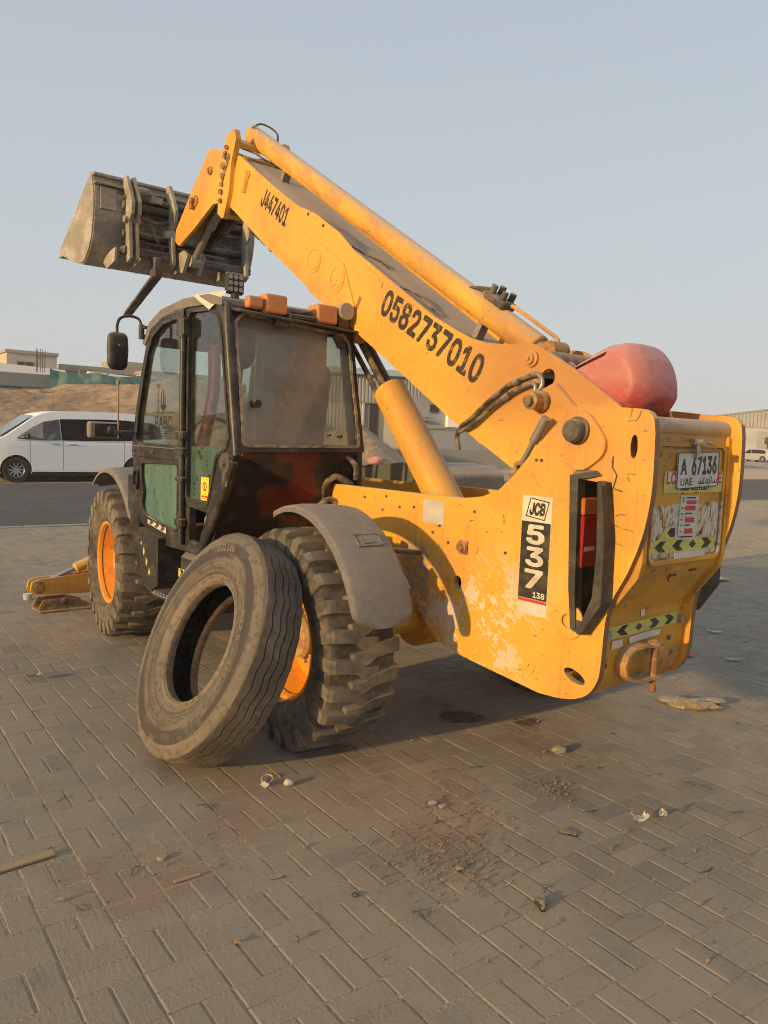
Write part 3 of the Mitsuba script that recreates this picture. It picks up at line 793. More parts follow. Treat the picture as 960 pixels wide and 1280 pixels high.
def squiggles(o, r, u, spec, h, t=0.001):
    """running script: strokes drawn as polylines in units of h"""
    gs = []
    for pl in spec:
        gs.append(LineString([(a * h, b * h) for a, b in pl]).buffer(h * 0.075, quad_segs=2) if len(pl) > 1 else Point(pl[0][0] * h, pl[0][1] * h).buffer(h * 0.1, quad_segs=2))
    return on_plane(unary_union(gs), o, r, u, t)


SCRIPT = [[(0, .35), (.15, 0), (.6, 0), (.75, .5), (.85, 0), (1.2, 0), (1.3, .35), (1.4, 0), (1.7, 0), (1.72, .9)], [(.5, -.35)], [(1.2, .7)],
          [(2.1, .3), (2.3, 0), (2.7, 0), (2.85, .55), (2.6, .55), (2.65, .2), (3.0, 0), (3.4, 0), (3.45, 1.0)], [(3.1, -.3)], [(3.25, -.3)], [(3.8, .0), (3.85, 1.0)],
          [(4.1, .4), (4.3, .0), (4.8, .0), (4.9, .4), (5.0, 0), (5.4, 0), (5.55, .5)], [(4.6, .75)], [(4.75, .75)]]
part('script', squiggles(o2 + r2 * 0.13 + u2 * 0.014 + nb2 * 0.003, r2, u2, SCRIPT, 0.042, 0.001), 'black_print', parent=lb)
o3, r3, u3 = tilted((hx - 0.0075, 0.128, 1.462), 0.03)
n3 = np.cross(r3, u3)
pk = part('number_plate', on_plane(rrect(0, 0, 0.352, 0.160, 0.012), o3, r3, u3, 0.003), 'plate_paint', label='dented white registration plate with black numbers')
part('lettering', cat_([text_on('A', o3 + r3 * 0.025 + u3 * 0.066 + n3 * 0.003, r3, u3, 0.062, 0.052, 0.001, 2), text_on('67136', o3 + r3 * 0.118 + u3 * 0.062 + n3 * 0.003, r3, u3, 0.074, 0.215, 0.001, 2), text_on('UAE', o3 + r3 * 0.03 + u3 * 0.015 + n3 * 0.003, r3, u3, 0.030, 0.098),
                        squiggles(o3 + r3 * 0.175 + u3 * 0.018 + n3 * 0.003, r3, u3, SCRIPT[:8], 0.030)]), 'black_print', parent=pk)
part('plate_edge', on_plane(rrect(0, 0, 0.352, 0.160, 0.012).difference(rrect(0.004, 0.004, 0.348, 0.156, 0.010)), o3 + n3 * 0.003, r3, u3, 0.0015), 'black_print', parent=pk)
o4, r4, u4 = tilted((hx - 0.001, 0.075, 1.235), -0.02)
n4 = np.cross(r4, u4)
lk = part('price_label', on_plane(rrect(0, 0, 0.15, 0.20, 0.003), o4, r4, u4, 0.0015), 'white_print', label='narrow white label with red fields below the number plate')
reds = [(0.05, 0.160, 0.135, 0.178), (0.04, 0.132, 0.130, 0.154), (0.05, 0.078, 0.128, 0.102), (0.05, 0.028, 0.120, 0.052)]
part('red_field', cat_([on_plane(sbox(*q), o4 + n4 * 0.0015, r4, u4, 0.0006) for q in reds]), 'red_print', parent=lk)
marks = [on_plane(sbox(x, z, x + w, z + 0.006), o4 + n4 * 0.0015, r4, u4, 0.0009) for x, z, w in ((0.012, 0.184, 0.018), (0.012, 0.172, 0.02), (0.045, 0.186, 0.08), (0.014, 0.140, 0.016), (0.014, 0.115, 0.012), (0.045, 0.116, 0.06), (0.012, 0.088, 0.016), (0.014, 0.064, 0.012), (0.046, 0.064, 0.05), (0.012, 0.036, 0.014), (0.012, 0.012, 0.11))]
part('small_print', cat_(marks), 'black_print', parent=lk)


def chevron_tape(parent, o, r, u, L, h, marks, label):
    n = np.cross(r, u)
    k = part('chevron_tape', on_plane(sbox(0, 0, L, h), o, r, u, 0.0012), 'yellow_tape', parent=parent, label=label)
    gs = []
    for x, d in marks:
        if d == 0:
            gs.append(Polygon([(x - .03, h * .5), (x, h * .82), (x + .03, h * .5), (x, h * .18)]))
        else:
            gs.append(Polygon([(x - d * .045, h * .1), (x + d * .005, h * .1), (x + d * .045, h * .5), (x + d * .005, h * .9), (x - d * .045, h * .9), (x - d * .012, h * .5)]))
    for g_ in gs:
        part('arrow_mark', on_plane(g_, o + n * 0.0012, r, u, 0.0008), 'black_print', parent=k if parent == TE else parent)


o5, r5, u5 = tilted((hx - 0.001, 0.285, 1.183), 0.0)
part('old_paint', on_plane(Polygon([(0.05, 0.06), (0.19, 0.062), (0.19, 0.115), (0.12, 0.118)]), o5, r5, u5, 0.001), 'yellow_tape', parent=hk)
chevron_tape(hk, o5, r5, u5, 0.535, 0.060, ((0.075, -1), (0.215, -1), (0.34, 0), (0.46, 1)), 'yellow tape with black arrows on the hatch')
for g_ in (Polygon([(0.15, 0.070), (0.185, 0.070), (0.185, 0.11), (0.15, 0.11), (0.125, 0.09)]), Polygon([(0.40, 0.075), (0.42, 0.068), (0.42, 0.105)])):
    part('arrow_mark', on_plane(g_, o5 - X_ * 0.0012, r5, u5, 0.0008), 'black_print', parent=hk)
o6, r6, u6 = tilted((-1.0475, 0.295, 0.775), 0.02)
chevron_tape(TE, o6, r6, u6, 0.575, 0.058, ((0.11, -1), (0.24, 0), (0.37, 1), (0.50, 1)), 'yellow tape with black arrows above the tow hitch')
tears = [Polygon([(0.03, -.05), (0.12, -.045), (0.115, -.012), (0.035, -.008)]), Polygon([(0.17, -.04), (0.42, -.035), (0.43, -.008), (0.30, -.004), (0.17, -.01)]), Polygon([(0.255, .075), (0.285, .075), (0.28, .125), (0.25, .12)])]
for g_ in tears:
    part('torn_paper', on_plane(g_, o6, r6, u6, 0.001), 'cream_sticker')
for y in (0.312, -0.298):
    part('tail_bolt', cyl((-1.043, y, 0.805), (-1.068, y, 0.805), 0.021, n=6), 'rod_steel')
for (y, z) in ((0.30, 0.66), (-0.22, 0.72), (0.14, 0.655)):
    part('tail_bolt', cyl((-1.038, y, z), (-1.049, y, z), 0.013, n=8), 'dark_steel')
cross = [tube([(-1.047, .15, .72), (-1.048, .145, .66), (-1.048, .16, .60)], 0.003, 5), tube([(-1.213, .1, 1.09), (-1.15, .0, 1.035), (-1.12, -.1, 1.0)], 0.003, 5)]
for m in cross:
    part('scratch', m, 'dark_steel')
for (y, z) in ((0.02, 1.075), (-0.13, 1.09)):
    q = (z - 0.905) / (1.10 - 0.905); x = -1.045 - 0.14 * q - 0.009
    part('drain_hole', moved(box((-0.002, -0.028, -0.011), (0.003, 0.028, 0.011)), np.array([[0.81, 0, 0.58], [0, 1, 0], [-0.58, 0, 0.81]]), (x, y, z)), 'dark_opening')
# tow hitch: one strap bent into two jaws, and the pin
strap = LineString([(-0.045, 0.712), (0.08, 0.735), (0.15, 0.728), (0.20, 0.70), (0.22, 0.655), (0.205, 0.61), (0.16, 0.58), (0.10, 0.572), (-0.045, 0.572)]).buffer(0.006, cap_style='flat', join_style='round')
sm = ext(strap, 0, 0.08); sv = sm.vertices
sm.vertices = np.stack([-1.045 - sv[:, 1] * (0.75 + 0.25 * np.clip((0.2 - sv[:, 0]) / 0.2, 0, 1)), sv[:, 0], sv[:, 2]], 1); sm.fix_normals()
tk = part('tow_hitch', sm, 'hitch_paint', label='rusty tow hitch with its pin under the tape')
part('hitch_pin', cat_([cyl((-1.10, -0.01, 0.50), (-1.10, -0.01, 0.75), 0.017, n=14, b=0.004), lathe([(0, 0), (0.035, 0), (0.035, 0.012), (0, 0.02)], (-1.10, -0.01, 0.727), Z_, 16)]), 'rusty_steel', parent=tk, smooth=30)

# ------------------------------------------------------------------ boom: drawn along its own axis u, with v square to it
BA = math.radians(32); CB, SB = math.cos(BA), math.sin(BA)
BM = np.array([[CB, 0, -SB], [0, 1, 0], [SB, 0, CB]]); BO = arr(-0.9, 0, 1.7)
BU, BV = BM[:, 0], BM[:, 2]


def bm(m):
    return moved(m, BM, BO)


def bp(u, y, v):
    return BO + BM @ arr(u, y, v)


HB = 0.21
bside = [(4.0, -0.10), (3.3, -0.115), (2.97, -0.108), (2.2, -0.098), (1.32, -0.096), (1.15, -0.078), (1.01, -0.06), (0.89, -0.025), (0.75, 0.04), (0.66, 0.10), (0.6, 0.125), (0.45, 0.14), (0.30, 0.148), (0.0, 0.14), (-0.09, 0.08), (-0.11, 0.0),
         (-0.09, -0.09), (0.05, -0.24), (0.2, -0.37), (0.36, -0.452), (0.62, -0.470), (0.83, -0.488), (1.58, -0.498), (2.39, -0.514), (3.27, -0.502), (3.95, -0.468)]
bhole = affinity.rotate(affinity.scale(Point(0.425, 0.03).buffer(0.05), 0.85, 1), 0)
bpoly = soften(bside, 0.02).difference(bhole)
bs = part('boom_side', bm(ext(bpoly, HB - 0.02, HB)), 'yellow_paint', label='left side of the yellow boom with a black phone number')
part('boom_side', bm(ext(bpoly, -HB, -HB + 0.02)), 'yellow_paint')
part('boom_top', bm(box((0.95, -HB + 0.02, -0.135), (3.95, HB - 0.02, -0.115))), 'top_dust', label='dusty grey top plate of the boom')
part('boom_bottom', bm(box((0.62, -HB + 0.02, -0.485), (3.9, HB - 0.02, -0.465))), 'yellow_paint')
part('boom_end_plate', bm(box((0.6, -HB + 0.02, -0.45), (0.63, HB - 0.02, -0.05))), 'dark_steel')
rib = part('edge_plate', bm(ext(soften([(2.98, -0.135), (2.93, -0.096), (2.74, -0.070), (2.42, -0.066), (2.18, -0.10), (1.85, -0.135), (1.83, -0.165), (2.3, -0.16), (3.25, -0.27), (3.24, -0.285), (2.9, -0.20)], 0.004), HB, HB + 0.006)), 'yellow_paint')
for u, v in ((2.83, -0.105), (2.62, -0.1)):
    part('plate_hole', bm(cyl((u, HB + 0.006, v), (u, HB + 0.009, v), 0.011, n=10)), 'dark_opening', parent=rib)
wear = part('wear_plate', bm(ext(soften([(2.80, -0.345), (2.76, -0.285), (2.60, -0.208), (2.27, -0.208), (2.02, -0.37), (1.99, -0.46), (2.10, -0.505), (2.50, -0.522), (2.76, -0.475)], 0.012), HB, HB + 0.010)), 'yellow_paint', label='raised plate with two round pads on the boom side')
for u, v in ((2.585, -0.325), (2.275, -0.315)):
    part('round_pad', bm(lathe([(0, 0), (0.082, 0), (0.082, 0.005), (0.070, 0.005), (0.070, 0.001), (0.063, 0.001), (0.058, 0.006), (0, 0.006)], (u, HB + 0.010, v), Y_, 32)), 'yellow_paint', parent=wear, smooth=30)
part('slot_mark', bm(box((1.985, HB + 0.0101, -0.40), (1.995, HB + 0.014, -0.30))), 'rusty_steel', parent=wear)
ph = BM @ arr(-math.cos(0.062), 0, math.sin(0.062)); pu = BM @ arr(math.sin(0.062), 0, math.cos(0.062))
part('phone_number', text_on('0582737010', bp(1.775, HB, -0.293), ph, pu, 0.142, 0.955, 0.001, 2), 'phone_print', parent=bs)
part('fleet_number', text_on('J447401', bp(3.48, HB, -0.288), -BU, BV, 0.118, 0.41, 0.001, 2), 'phone_print', parent=bs)
part('bump_stop', bm(cat_([cyl((3.79, HB, -0.15), (3.76, HB, -0.30), 0.035, n=16), box((3.74, HB - 0.01, -0.30), (3.80, HB + 0.012, -0.15), 0.004)])), 'yellow_paint', parent=bs, smooth=30)
# the pipe along the top and its clamps
lift = lambda u: 0.05 + (u - 0.8) * (-0.018 / 3.4) * 1.9
part('top_pipe', cat_([cyl(bp(0.72, 0, lift(0.72)), bp(4.25, 0, lift(4.25)), 0.073, n=36, b=0.008)]), 'yellow_paint', smooth=35, label='long yellow cylinder along the top of the boom')
for u in (1.15, 3.6):
    part('pipe_saddle', bm(box((u - 0.02, -0.03, -0.115), (u + 0.02, 0.03, lift(u) - 0.06))), 'top_dust')
part('end_gland', cat_([lathe([(0, 0), (0.052, 0), (0.052, 0.05), (0.062, 0.06), (0.062, 0.11), (0.05, 0.12), (0.05, 0.2), (0, 0.2)], bp(0.72, 0, 0.05), -BU, 24), cyl(bp(0.62, -0.06, 0.10), bp(0.62, 0.06, 0.10), 0.045, n=18), cyl(bp(0.50, -HB + 0.02, 0.085), bp(0.50, HB - 0.02, 0.085), 0.055, n=20)]), 'grease_steel', smooth=30)
cl = [bm(box((1.03, -0.055, 0.11), (1.20, 0.055, 0.155), 0.01))] + [cyl(bp(u, y, 0.15), bp(u, y, 0.20), 0.019, n=10) for u in (1.07, 1.16) for y in (-0.03, 0.035)] + [tube([bp(1.19, 0.02, 0.16), bp(1.27, 0.02, 0.13), bp(1.33, 0.03, 0.10)], 0.014, 8)]
part('pipe_clamp', cat_(cl), 'dark_steel', smooth=30)
part('bleed_pipe', tube([bp(1.02, 0.0, 0.15), bp(0.95, 0.0, 0.155), bp(0.75, 0.0, 0.155), bp(0.64, 0.0, 0.15), bp(0.63, 0.0, 0.10)], 0.011, 8, 4), 'yellow_paint', smooth=40)
wires = [tube([bp(4.2, 0.05, 0.08), bp(4.1, 0.03, 0.14), bp(3.98, -0.04, 0.13), bp(3.95, -0.06, 0.05)], 0.008, 6), tube([bp(4.15, 0.12, -0.08), bp(3.95, 0.1, -0.05), bp(3.85, 0.04, -0.06), bp(3.8, -0.02, -0.02)], 0.009, 6),
         tube([bp(2.35, 0.14, -0.112), bp(2.2, 0.10, -0.105), bp(2.12, 0.06, -0.10), bp(2.05, 0.04, -0.108)], 0.006, 6), tube([bp(1.75, 0.16, -0.112), bp(1.62, 0.13, -0.09), bp(1.45, 0.12, -0.10), bp(1.38, 0.08, -0.108)], 0.007, 6)]
for m in wires:
    part('loose_wire', m, 'hose_rubber', smooth=40)
# pins, hoses and the slender cylinder by the pivot
part('washer_pin', lathe([(0, 0), (0.042, 0), (0.042, 0.014), (0.028, 0.018), (0.028, 0.030), (0.012, 0.032), (0.012, 0.042), (0, 0.042)], bp(0.565, HB, 0.062), Y_, 24), 'yellow_paint', smooth=30)
part('cylinder_pin', lathe([(0, 0), (0.052, 0), (0.052, 0.03), (0.042, 0.045), (0.042, 0.10), (0.026, 0.105), (0.026, 0.125), (0, 0.125)], bp(0.365, HB + 0.02, -0.065), Y_, 24), 'grease_steel', smooth=30)
part('gusset', bm(ext(soften([(0.41, -0.03), (0.355, 0.05), (0.10, 0.0), (0.09, -0.10), (0.24, -0.245), (0.42, -0.10)], 0.02), HB, HB + 0.028)), 'yellow_paint')
hose_r = 0.0115
for pts_, dy in (([(0.49, 0.016), (0.55, -0.048), (0.61, -0.125), (0.67, -0.244), (0.73, -0.393), (0.765, -0.465)], 0.022), ([(0.475, -0.026), (0.555, -0.126), (0.63, -0.263), (0.69, -0.405), (0.745, -0.482)], 0.03)):
    path = [bp(u, HB + dy, v) for u, v in pts_] + [(0.02 + dy * 0.2, HB + 0.02, 1.66), (0.008 + dy * 0.2, HB + 0.015, 1.585)]
    part('hose', tube(path, hose_r, 10), 'hose_rubber', smooth=40)
part('hose_union', cat_([tube([bp(0.50, HB + 0.022, 0.006), bp(0.47, HB + 0.024, 0.026), bp(0.43, HB + 0.026, 0.018), bp(0.412, HB + 0.03, -0.02), bp(0.44, HB + 0.03, -0.085)], 0.0125, 10), tube([bp(0.49, HB + 0.03, -0.04), bp(0.455, HB + 0.032, -0.02), bp(0.43, HB + 0.035, -0.045), bp(0.445, HB + 0.03, -0.085)], 0.0115, 10), cyl(bp(0.56, HB + 0.022, -0.06), bp(0.58, HB + 0.022, -0.09), 0.015, n=12), cyl(bp(0.57, HB + 0.03, -0.145), bp(0.59, HB + 0.03, -0.185), 0.015, n=12)]), 'rod_steel', smooth=40)
cc = part('compensation_cylinder', cat_([cyl((-0.64, 0.30, 1.76), (-0.565, 0.30, 1.64), 0.024, n=18, b=0.004), cyl((-0.565, 0.30, 1.64), (-0.50, 0.30, 1.535), 0.014, n=14)]), 'rod_steel', smooth=30)
part('rod_eye', cat_([lathe([(0.014, -0.02), (0.034, -0.02), (0.034, 0.02), (0.014, 0.02), (0.014, -0.02)], (-0.49, 0.29, 1.515), Y_, 18), box((-0.50, 0.25, 1.42), (-0.455, 0.345, 1.50), 0.01)]), 'grease_steel', parent=cc, smooth=30)

# lift ram
ax = unit(arr(0.66, 0, 0.75)); r0 = arr(0.12, 0, 1.02)
tip = arr(0.885, 0, 1.93)
rk = part('lift_ram', cyl(r0, tip, 0.108, n=40, b=0.012), 'yellow_paint', smooth=35, label='thick yellow lift ram under the boom')
part('ram_collar', cat_([lathe([(0, -0.02), (0.109, -0.02), (0.109, 0.0), (0.096, 0.014), (0, 0.014)], tip, ax, 32), box(tip + arr(-0.02, -0.14, -0.16), tip + arr(0.03, -0.10, -0.04), 0.01)]), 'yellow_paint', parent=rk, smooth=30)
part('ram_rod', cyl(tip, tip + ax * 0.60, 0.042, n=24), 'dark_steel', parent=rk, smooth=40)
part('ram_hose', cat_([tube([tip + arr(-0.05, 0.07, 0.0), tip + arr(0.12, 0.075, 0.2), tip + arr(0.33, 0.08, 0.44)], 0.019, 8), tube([tip + arr(0.02, 0.09, -0.02), tip + arr(0.19, 0.09, 0.18), tip + arr(0.41, 0.09, 0.42)], 0.017, 8)]), 'hose_rubber', parent=rk, smooth=40)
part('ram_lug', cat_([bm(ext(soften([(2.62, -0.47), (2.98, -0.47), (2.86, -0.53), (2.74, -0.53)], 0.01), y, y + 0.03)) for y in (-0.09, 0.06)]), 'yellow_paint')

# nose: collar round the end of the boom, then the inner section's goose neck
col_poly = soften([(4.03, 0.0), (4.10, 0.055), (4.19, -0.03), (4.17, -0.2), (4.09, -0.40), (4.00, -0.575), (3.89, -0.575), (3.92, -0.36), (4.01, -0.16)], 0.018)
ck = part('boom_collar', bm(cat_([ext(col_poly, HB - 0.01, HB + 0.035), ext(col_poly, -HB - 0.035, -HB + 0.01)])), 'yellow_paint', label='worn yellow collar round the end of the boom')
part('collar_bridge', bm(cat_([box((4.03, -HB, -0.06), (4.15, HB, -0.02)), box((3.90, -HB, -0.565), (3.99, HB, -0.53))])), 'yellow_paint', parent=ck)
gr = [bm(cyl((u, HB + 0.035, v), (u - 0.004, HB + 0.055, v), r, n=7)) for u, v, r in ((4.125, -0.10, .018), (4.12, -0.14, .015), (4.115, -0.17, .018), (4.10, -0.235, .026), (4.07, -0.30, .02), (4.05, -0.36, .018), (4.03, -0.41, .022), (4.00, -0.47, .02))]
gr += [bm(rough_up(box((4.045, HB + 0.033, -0.34), (4.085, HB + 0.042, -0.12), 0.004), 0.012, 30, 2, 0.02))]
for m in gr:
    part('wear_pad', m, 'grease_steel', parent=ck, smooth=30)
neck = soften([(2.55, 3.74), (2.80, 3.845), (2.93, 3.87), (3.08, 3.925), (3.14, 3.915), (3.44, 3.66), (3.74, 3.385), (3.755, 3.29), (3.68, 3.235), (3.40, 3.33), (3.05, 3.475), (2.90, 3.46), (2.70, 3.36), (2.5, 3.25)], 0.02)
gk = part('boom_nose', ext(neck, 0.125, 0.155), 'yellow_paint', label='bent nose of the inner boom section')
part('nose_plate', ext(neck, -0.155, -0.125), 'bucket_dark', parent=gk)
part('nose_top', strip([(2.55, 3.72), (2.80, 3.825), (2.94, 3.85), (3.08, 3.905), (3.13, 3.895), (3.43, 3.645), (3.72, 3.375)], -0.125, 0.125, 0.02), 'yellow_paint', parent=gk)
part('nose_pin', cat_([lathe([(0, 0), (0.035, 0), (0.035, 0.012), (0.02, 0.02), (0.02, 0.03), (0, 0.03)], (3.10, 0.155, 3.75), Y_, 18), lathe([(0, 0), (0.045, 0), (0.045, 0.012), (0.02, 0.02), (0.02, 0.05), (0, 0.05)], (3.36, 0.155, 3.56), Y_, 18), box((3.37, 0.155, 3.50), (3.42, 0.19, 3.55)), cyl((3.45, .16, 3.58), (3.38, .2, 3.55), .008, n=8)]), 'grease_steel', parent=gk, smooth=30)
part('tilt_cylinder', cat_([cyl((3.12, 0, 3.56), (3.40, 0, 3.38), 0.05, n=20, b=0.005), cyl((3.40, 0, 3.38), (3.66, 0, 3.16), 0.032, n=18)]), 'rod_steel', smooth=30)
part('tilt_link', cat_([lathe([(0.02, -0.05), (0.055, -0.05), (0.055, 0.05), (0.02, 0.05), (0.02, -0.05)], (3.69, 0, 3.13), Y_, 20), ext(soften([(3.64, 3.17), (3.72, 3.22), (3.98, 3.18), (3.98, 3.08), (3.74, 3.02)], 0.02), 0.06, 0.09), ext(soften([(3.64, 3.17), (3.72, 3.22), (3.98, 3.18), (3.98, 3.08), (3.74, 3.02)], 0.02), -0.09, -0.06)]), 'bucket_steel', smooth=30)
for i in range(4):
    part('chain_guide', bm(rough_up(box((3.3 + 0.11 * i, -0.12, -0.56), (3.39 + 0.11 * i, 0.12, -0.50), 0.01), 0.01, 20, i)), 'dark_steel')

# ------------------------------------------------------------------ carriage and bucket
bprof = [(4.045, 3.79), (4.0, 3.56), (4.045, 3.30), (4.15, 3.145), (4.34, 3.08), (4.89, 3.235)]
bk = part('bucket', strip(spline(np.array([(x, 0, z) for x, z in bprof]), 5)[:, [0, 2]], -0.78, 0.78, 0.02), 'bucket_steel', label='grey steel bucket hanging from the boom nose', smooth=40)
sp_ = spline(np.array([(x, 0, z) for x, z in bprof]), 5)[:, [0, 2]]
cheek = Polygon(list(map(tuple, sp_)) + [(4.87, 3.28), (4.07, 3.81)])
for y in (0.775, -0.79):
    part('side_cheek', ext(cheek, y, y + 0.018), 'bucket_steel', parent=bk)
part('top_lip', cat_([box((4.0, -0.79, 3.775), (4.07, 0.79, 3.80), 0.004), box((3.965, -0.79, 3.70), (4.02, 0.79, 3.715), 0.003)]), 'bucket_steel', parent=bk)
part('patch_plate', box((3.985, 0.60, 3.50), (3.975, 0.74, 3.68), 0.003), 'bucket_steel', parent=bk)
part('cutting_edge', box((4.80, -0.79, 3.205), (4.93, 0.79, 3.232), 0.004), 'bucket_steel', parent=bk)
gus = soften([(4.02, 3.16), (3.90, 3.18), (3.92, 3.06), (4.1, 3.02), (4.2, 3.10)], 0.01)
for y in (0.62, 0.36, -0.02, -0.45):
    part('gusset', ext(gus, y, y + 0.02), 'bucket_steel', parent=bk)
cr = part('carriage', cat_([cyl((3.93, -0.66, 3.56), (3.93, 0.56, 3.56), 0.035, n=18), cyl((3.93, -0.66, 3.32), (3.93, 0.56, 3.32), 0.03, n=18), box((3.86, -0.68, 3.13), (3.96, 0.58, 3.20), 0.01), box((3.88, -0.66, 3.60), (3.95, 0.56, 3.64), 0.01)]), 'bucket_dark', label='dark quick hitch carriage behind the bucket', smooth=30)
part('back_board', box((3.965, -0.64, 3.18), (3.985, 0.52, 3.62)), 'bucket_dark', parent=cr)
hook = soften([(3.80, 3.09), (3.87, 3.05), (3.90, 3.36), (3.90, 3.62), (3.95, 3.70), (3.96, 3.79), (3.90, 3.80), (3.84, 3.70), (3.76, 3.56), (3.77, 3.46), (3.83, 3.40)], 0.012)
for y in (0.52, 0.46, 0.125, -0.62):
    part('hook_plate', ext(hook, y, y + 0.028), 'bucket_steel', parent=cr, smooth=30)
for m in (cyl((3.86, 0.44, 3.42), (3.86, 0.58, 3.42), 0.03, n=14), cyl((3.87, 0.36, 3.685), (3.87, 0.46, 3.685), 0.035, n=14, b=.006), cyl((3.87, 0.08, 3.36), (3.87, 0.20, 3.36), 0.035, n=14)):
    part('hook_pin', m, 'bucket_steel', parent=cr, smooth=30)
part('valve_block', rough_up(box((3.86, 0.22, 3.60), (3.93, 0.34, 3.67), 0.01), 0.02, 18, 4, 0.02), 'bucket_steel', parent=cr, smooth=30)
for m in ((tube([(3.90, 0.44, 3.46), (3.88, 0.25, 3.44), (3.9, 0.13, 3.47), (3.9, -0.2, 3.45), (3.92, -0.6, 3.47)], 0.014, 8)), (tube([(3.90, 0.44, 3.27), (3.89, 0.3, 3.25), (3.9, 0.0, 3.26), (3.9, -0.4, 3.24)], 0.012, 8)), (tube([(3.91, 0.30, 3.42), (3.89, 0.27, 3.30), (3.9, 0.2, 3.22)], 0.016, 8))):
    part('hydraulic_pipe', m, 'bucket_dark', parent=cr, smooth=40)
A0, A1 = arr(3.80, 0.30, 2.975), arr(4.50, 0.30, 2.685)
dv_ = unit(A1 - A0); nv_ = np.cross(dv_, Y_)
part('hanging_bar', hull([A0 + s * 0.042 * Y_ + t * 0.012 * nv_ + dv_ * (0 if t < 0 else 0.03) for s in (-1, 1) for t in (-1, 1)] + [A1 + s * 0.038 * Y_ + t * 0.010 * nv_ - dv_ * (0.07 if t > 0 else 0) for s in (-1, 1) for t in (-1, 1)]), 'bucket_dark', parent=bk)
part('bar_socket', box((3.78, 0.265, 2.955), (3.88, 0.335, 3.13), 0.01), 'bucket_dark', parent=bk)

# ------------------------------------------------------------------ wheels, built about their own centre with the axle along y (outside at +y)
R, W = 0.578, 0.40


def tyre_body():
    h = [(0.305, 0.135), (0.318, 0.155), (0.345, 0.172), (0.40, 0.190), (0.455, 0.196), (0.505, 0.190), (0.535, 0.176), (0.546, 0.15), (0.549, 0.0)]
    prof = h + [(r, -y) for r, y in h[::-1][1:]] + [(0.29, -0.13), (0.29, 0.13), (0.305, 0.135)]
    return lathe(prof, (0, 0, 0), Y_, 72)


def tread():
    ms, nl = [], 25
    for s in (1, -1):
        for k in range(nl):
            ph = 2 * math.pi * (k + (0.5 if s < 0 else 0)) / nl
            st = [(0.200, 0.0, 0.515, 0.47), (0.194, 0.0, 0.560, 0.50), (0.170, 0.005, 0.574, 0.53), (0.11, 0.012, R, 0.535), (0.05, 0.03, R, 0.535), (0.005, 0.085, R, 0.535), (-0.035, 0.095, R - 0.002, 0.535), (-0.07, 0.10, R - 0.006, 0.535), (-0.08, 0.10, 0.55, 0.535)]
            v = []
            for y, da, rt, rb_ in st:
                wt, wb = 0.032, 0.041
                a = ph + da * (1 if s > 0 else 1)
                for r, hw in ((rb_, -wb), (rt, -wt), (rt, wt), (rb_, wb)):
                    q = a + hw / R
                    v.append((r * math.cos(q), s * y, r * math.sin(q)))
            v = np.array(v); f = []
            for i in range(len(st) - 1):
                for j in range(3):
                    a, b = i * 4 + j, (i + 1) * 4 + j
                    f += [[a, b, b + 1], [a, b + 1, a + 1]]
            f += [[0, 1, 2], [0, 2, 3]]; e = (len(st) - 1) * 4
            f += [[e, e + 2, e + 1], [e, e + 3, e + 2]]
            m = trimesh.Trimesh(v, f, process=False)
            if s > 0:
                m.invert()
            m.fix_normals()
            ms.append(m)
    return cat_(ms)


def rim():
    prof = [(0.322, 0.150), (0.322, 0.160), (0.312, 0.163), (0.300, 0.155), (0.292, 0.13), (0.283, 0.085), (0.27, 0.06), (0.262, 0.02), (0.245, -0.01), (0.20, -0.02), (0.155, 0.012), (0.135, 0.018), (0, 0.018)]
    back = [(0, 0.0), (0.20, -0.04), (0.262, -0.03), (0.285, -0.12), (0.318, -0.15), (0.322, -0.15)]
    return lathe(prof[::-1] + [(0.322, 0.150), (0.322, -0.15)] + back[::-1][1:], (0, 0, 0), Y_, 64)


def hub():
    ms = [lathe([(0, 0), (0.145, 0), (0.145, 0.012), (0.115, 0.018), (0.115, 0.05), (0.10, 0.07), (0.06, 0.078), (0, 0.08)], (0, 0.018, 0), Y_, 32)]
    for k in range(10):
        a = 2 * math.pi * k / 10
        ms.append(cyl((0.129 * math.cos(a), 0.026, 0.129 * math.sin(a)), (0.129 * math.cos(a), 0.052, 0.129 * math.sin(a)), 0.014, n=6))
    return cat_(ms)


wheel_parts = [('tyre', mikit.ply(tyre_body(), 'wheel_rubber', 35)), ('tread', mikit.ply(tread(), 'tread_rubber', 14)), ('rim', mikit.ply(rim(), 'rim_orange', 35)), ('hub', mikit.ply(hub(), 'hub_dusty', 30))]
for (x, y, steer, roll, lb_) in ((0.36, 0.925, 6.5, 0.13, 'left rear wheel turned a little, behind the leaning loose tyre'), (3.03, 0.86, 7.5, 0.3, 'left front wheel with orange rim beside the cab steps'), (0.30, -0.92, 6.5, 0.2, None), (3.03, -0.92, 7.5, 0.0, None)):
    k = nk(TE + '__wheel')
    if lb_:
        tag(k, lb_)
    A = MA @ rotz(-math.radians(steer)) @ (np.eye(3) if y > 0 else rotz(math.pi))
    cr_, sr_ = math.cos(roll), math.sin(roll)
    A = A @ np.array([[cr_, 0, -sr_], [0, 1, 0], [sr_, 0, cr_]])
    for n, d in wheel_parts:
        add(n, d, None, parent=k, fr=frame(A, to_world((x, y, R - 0.004))))


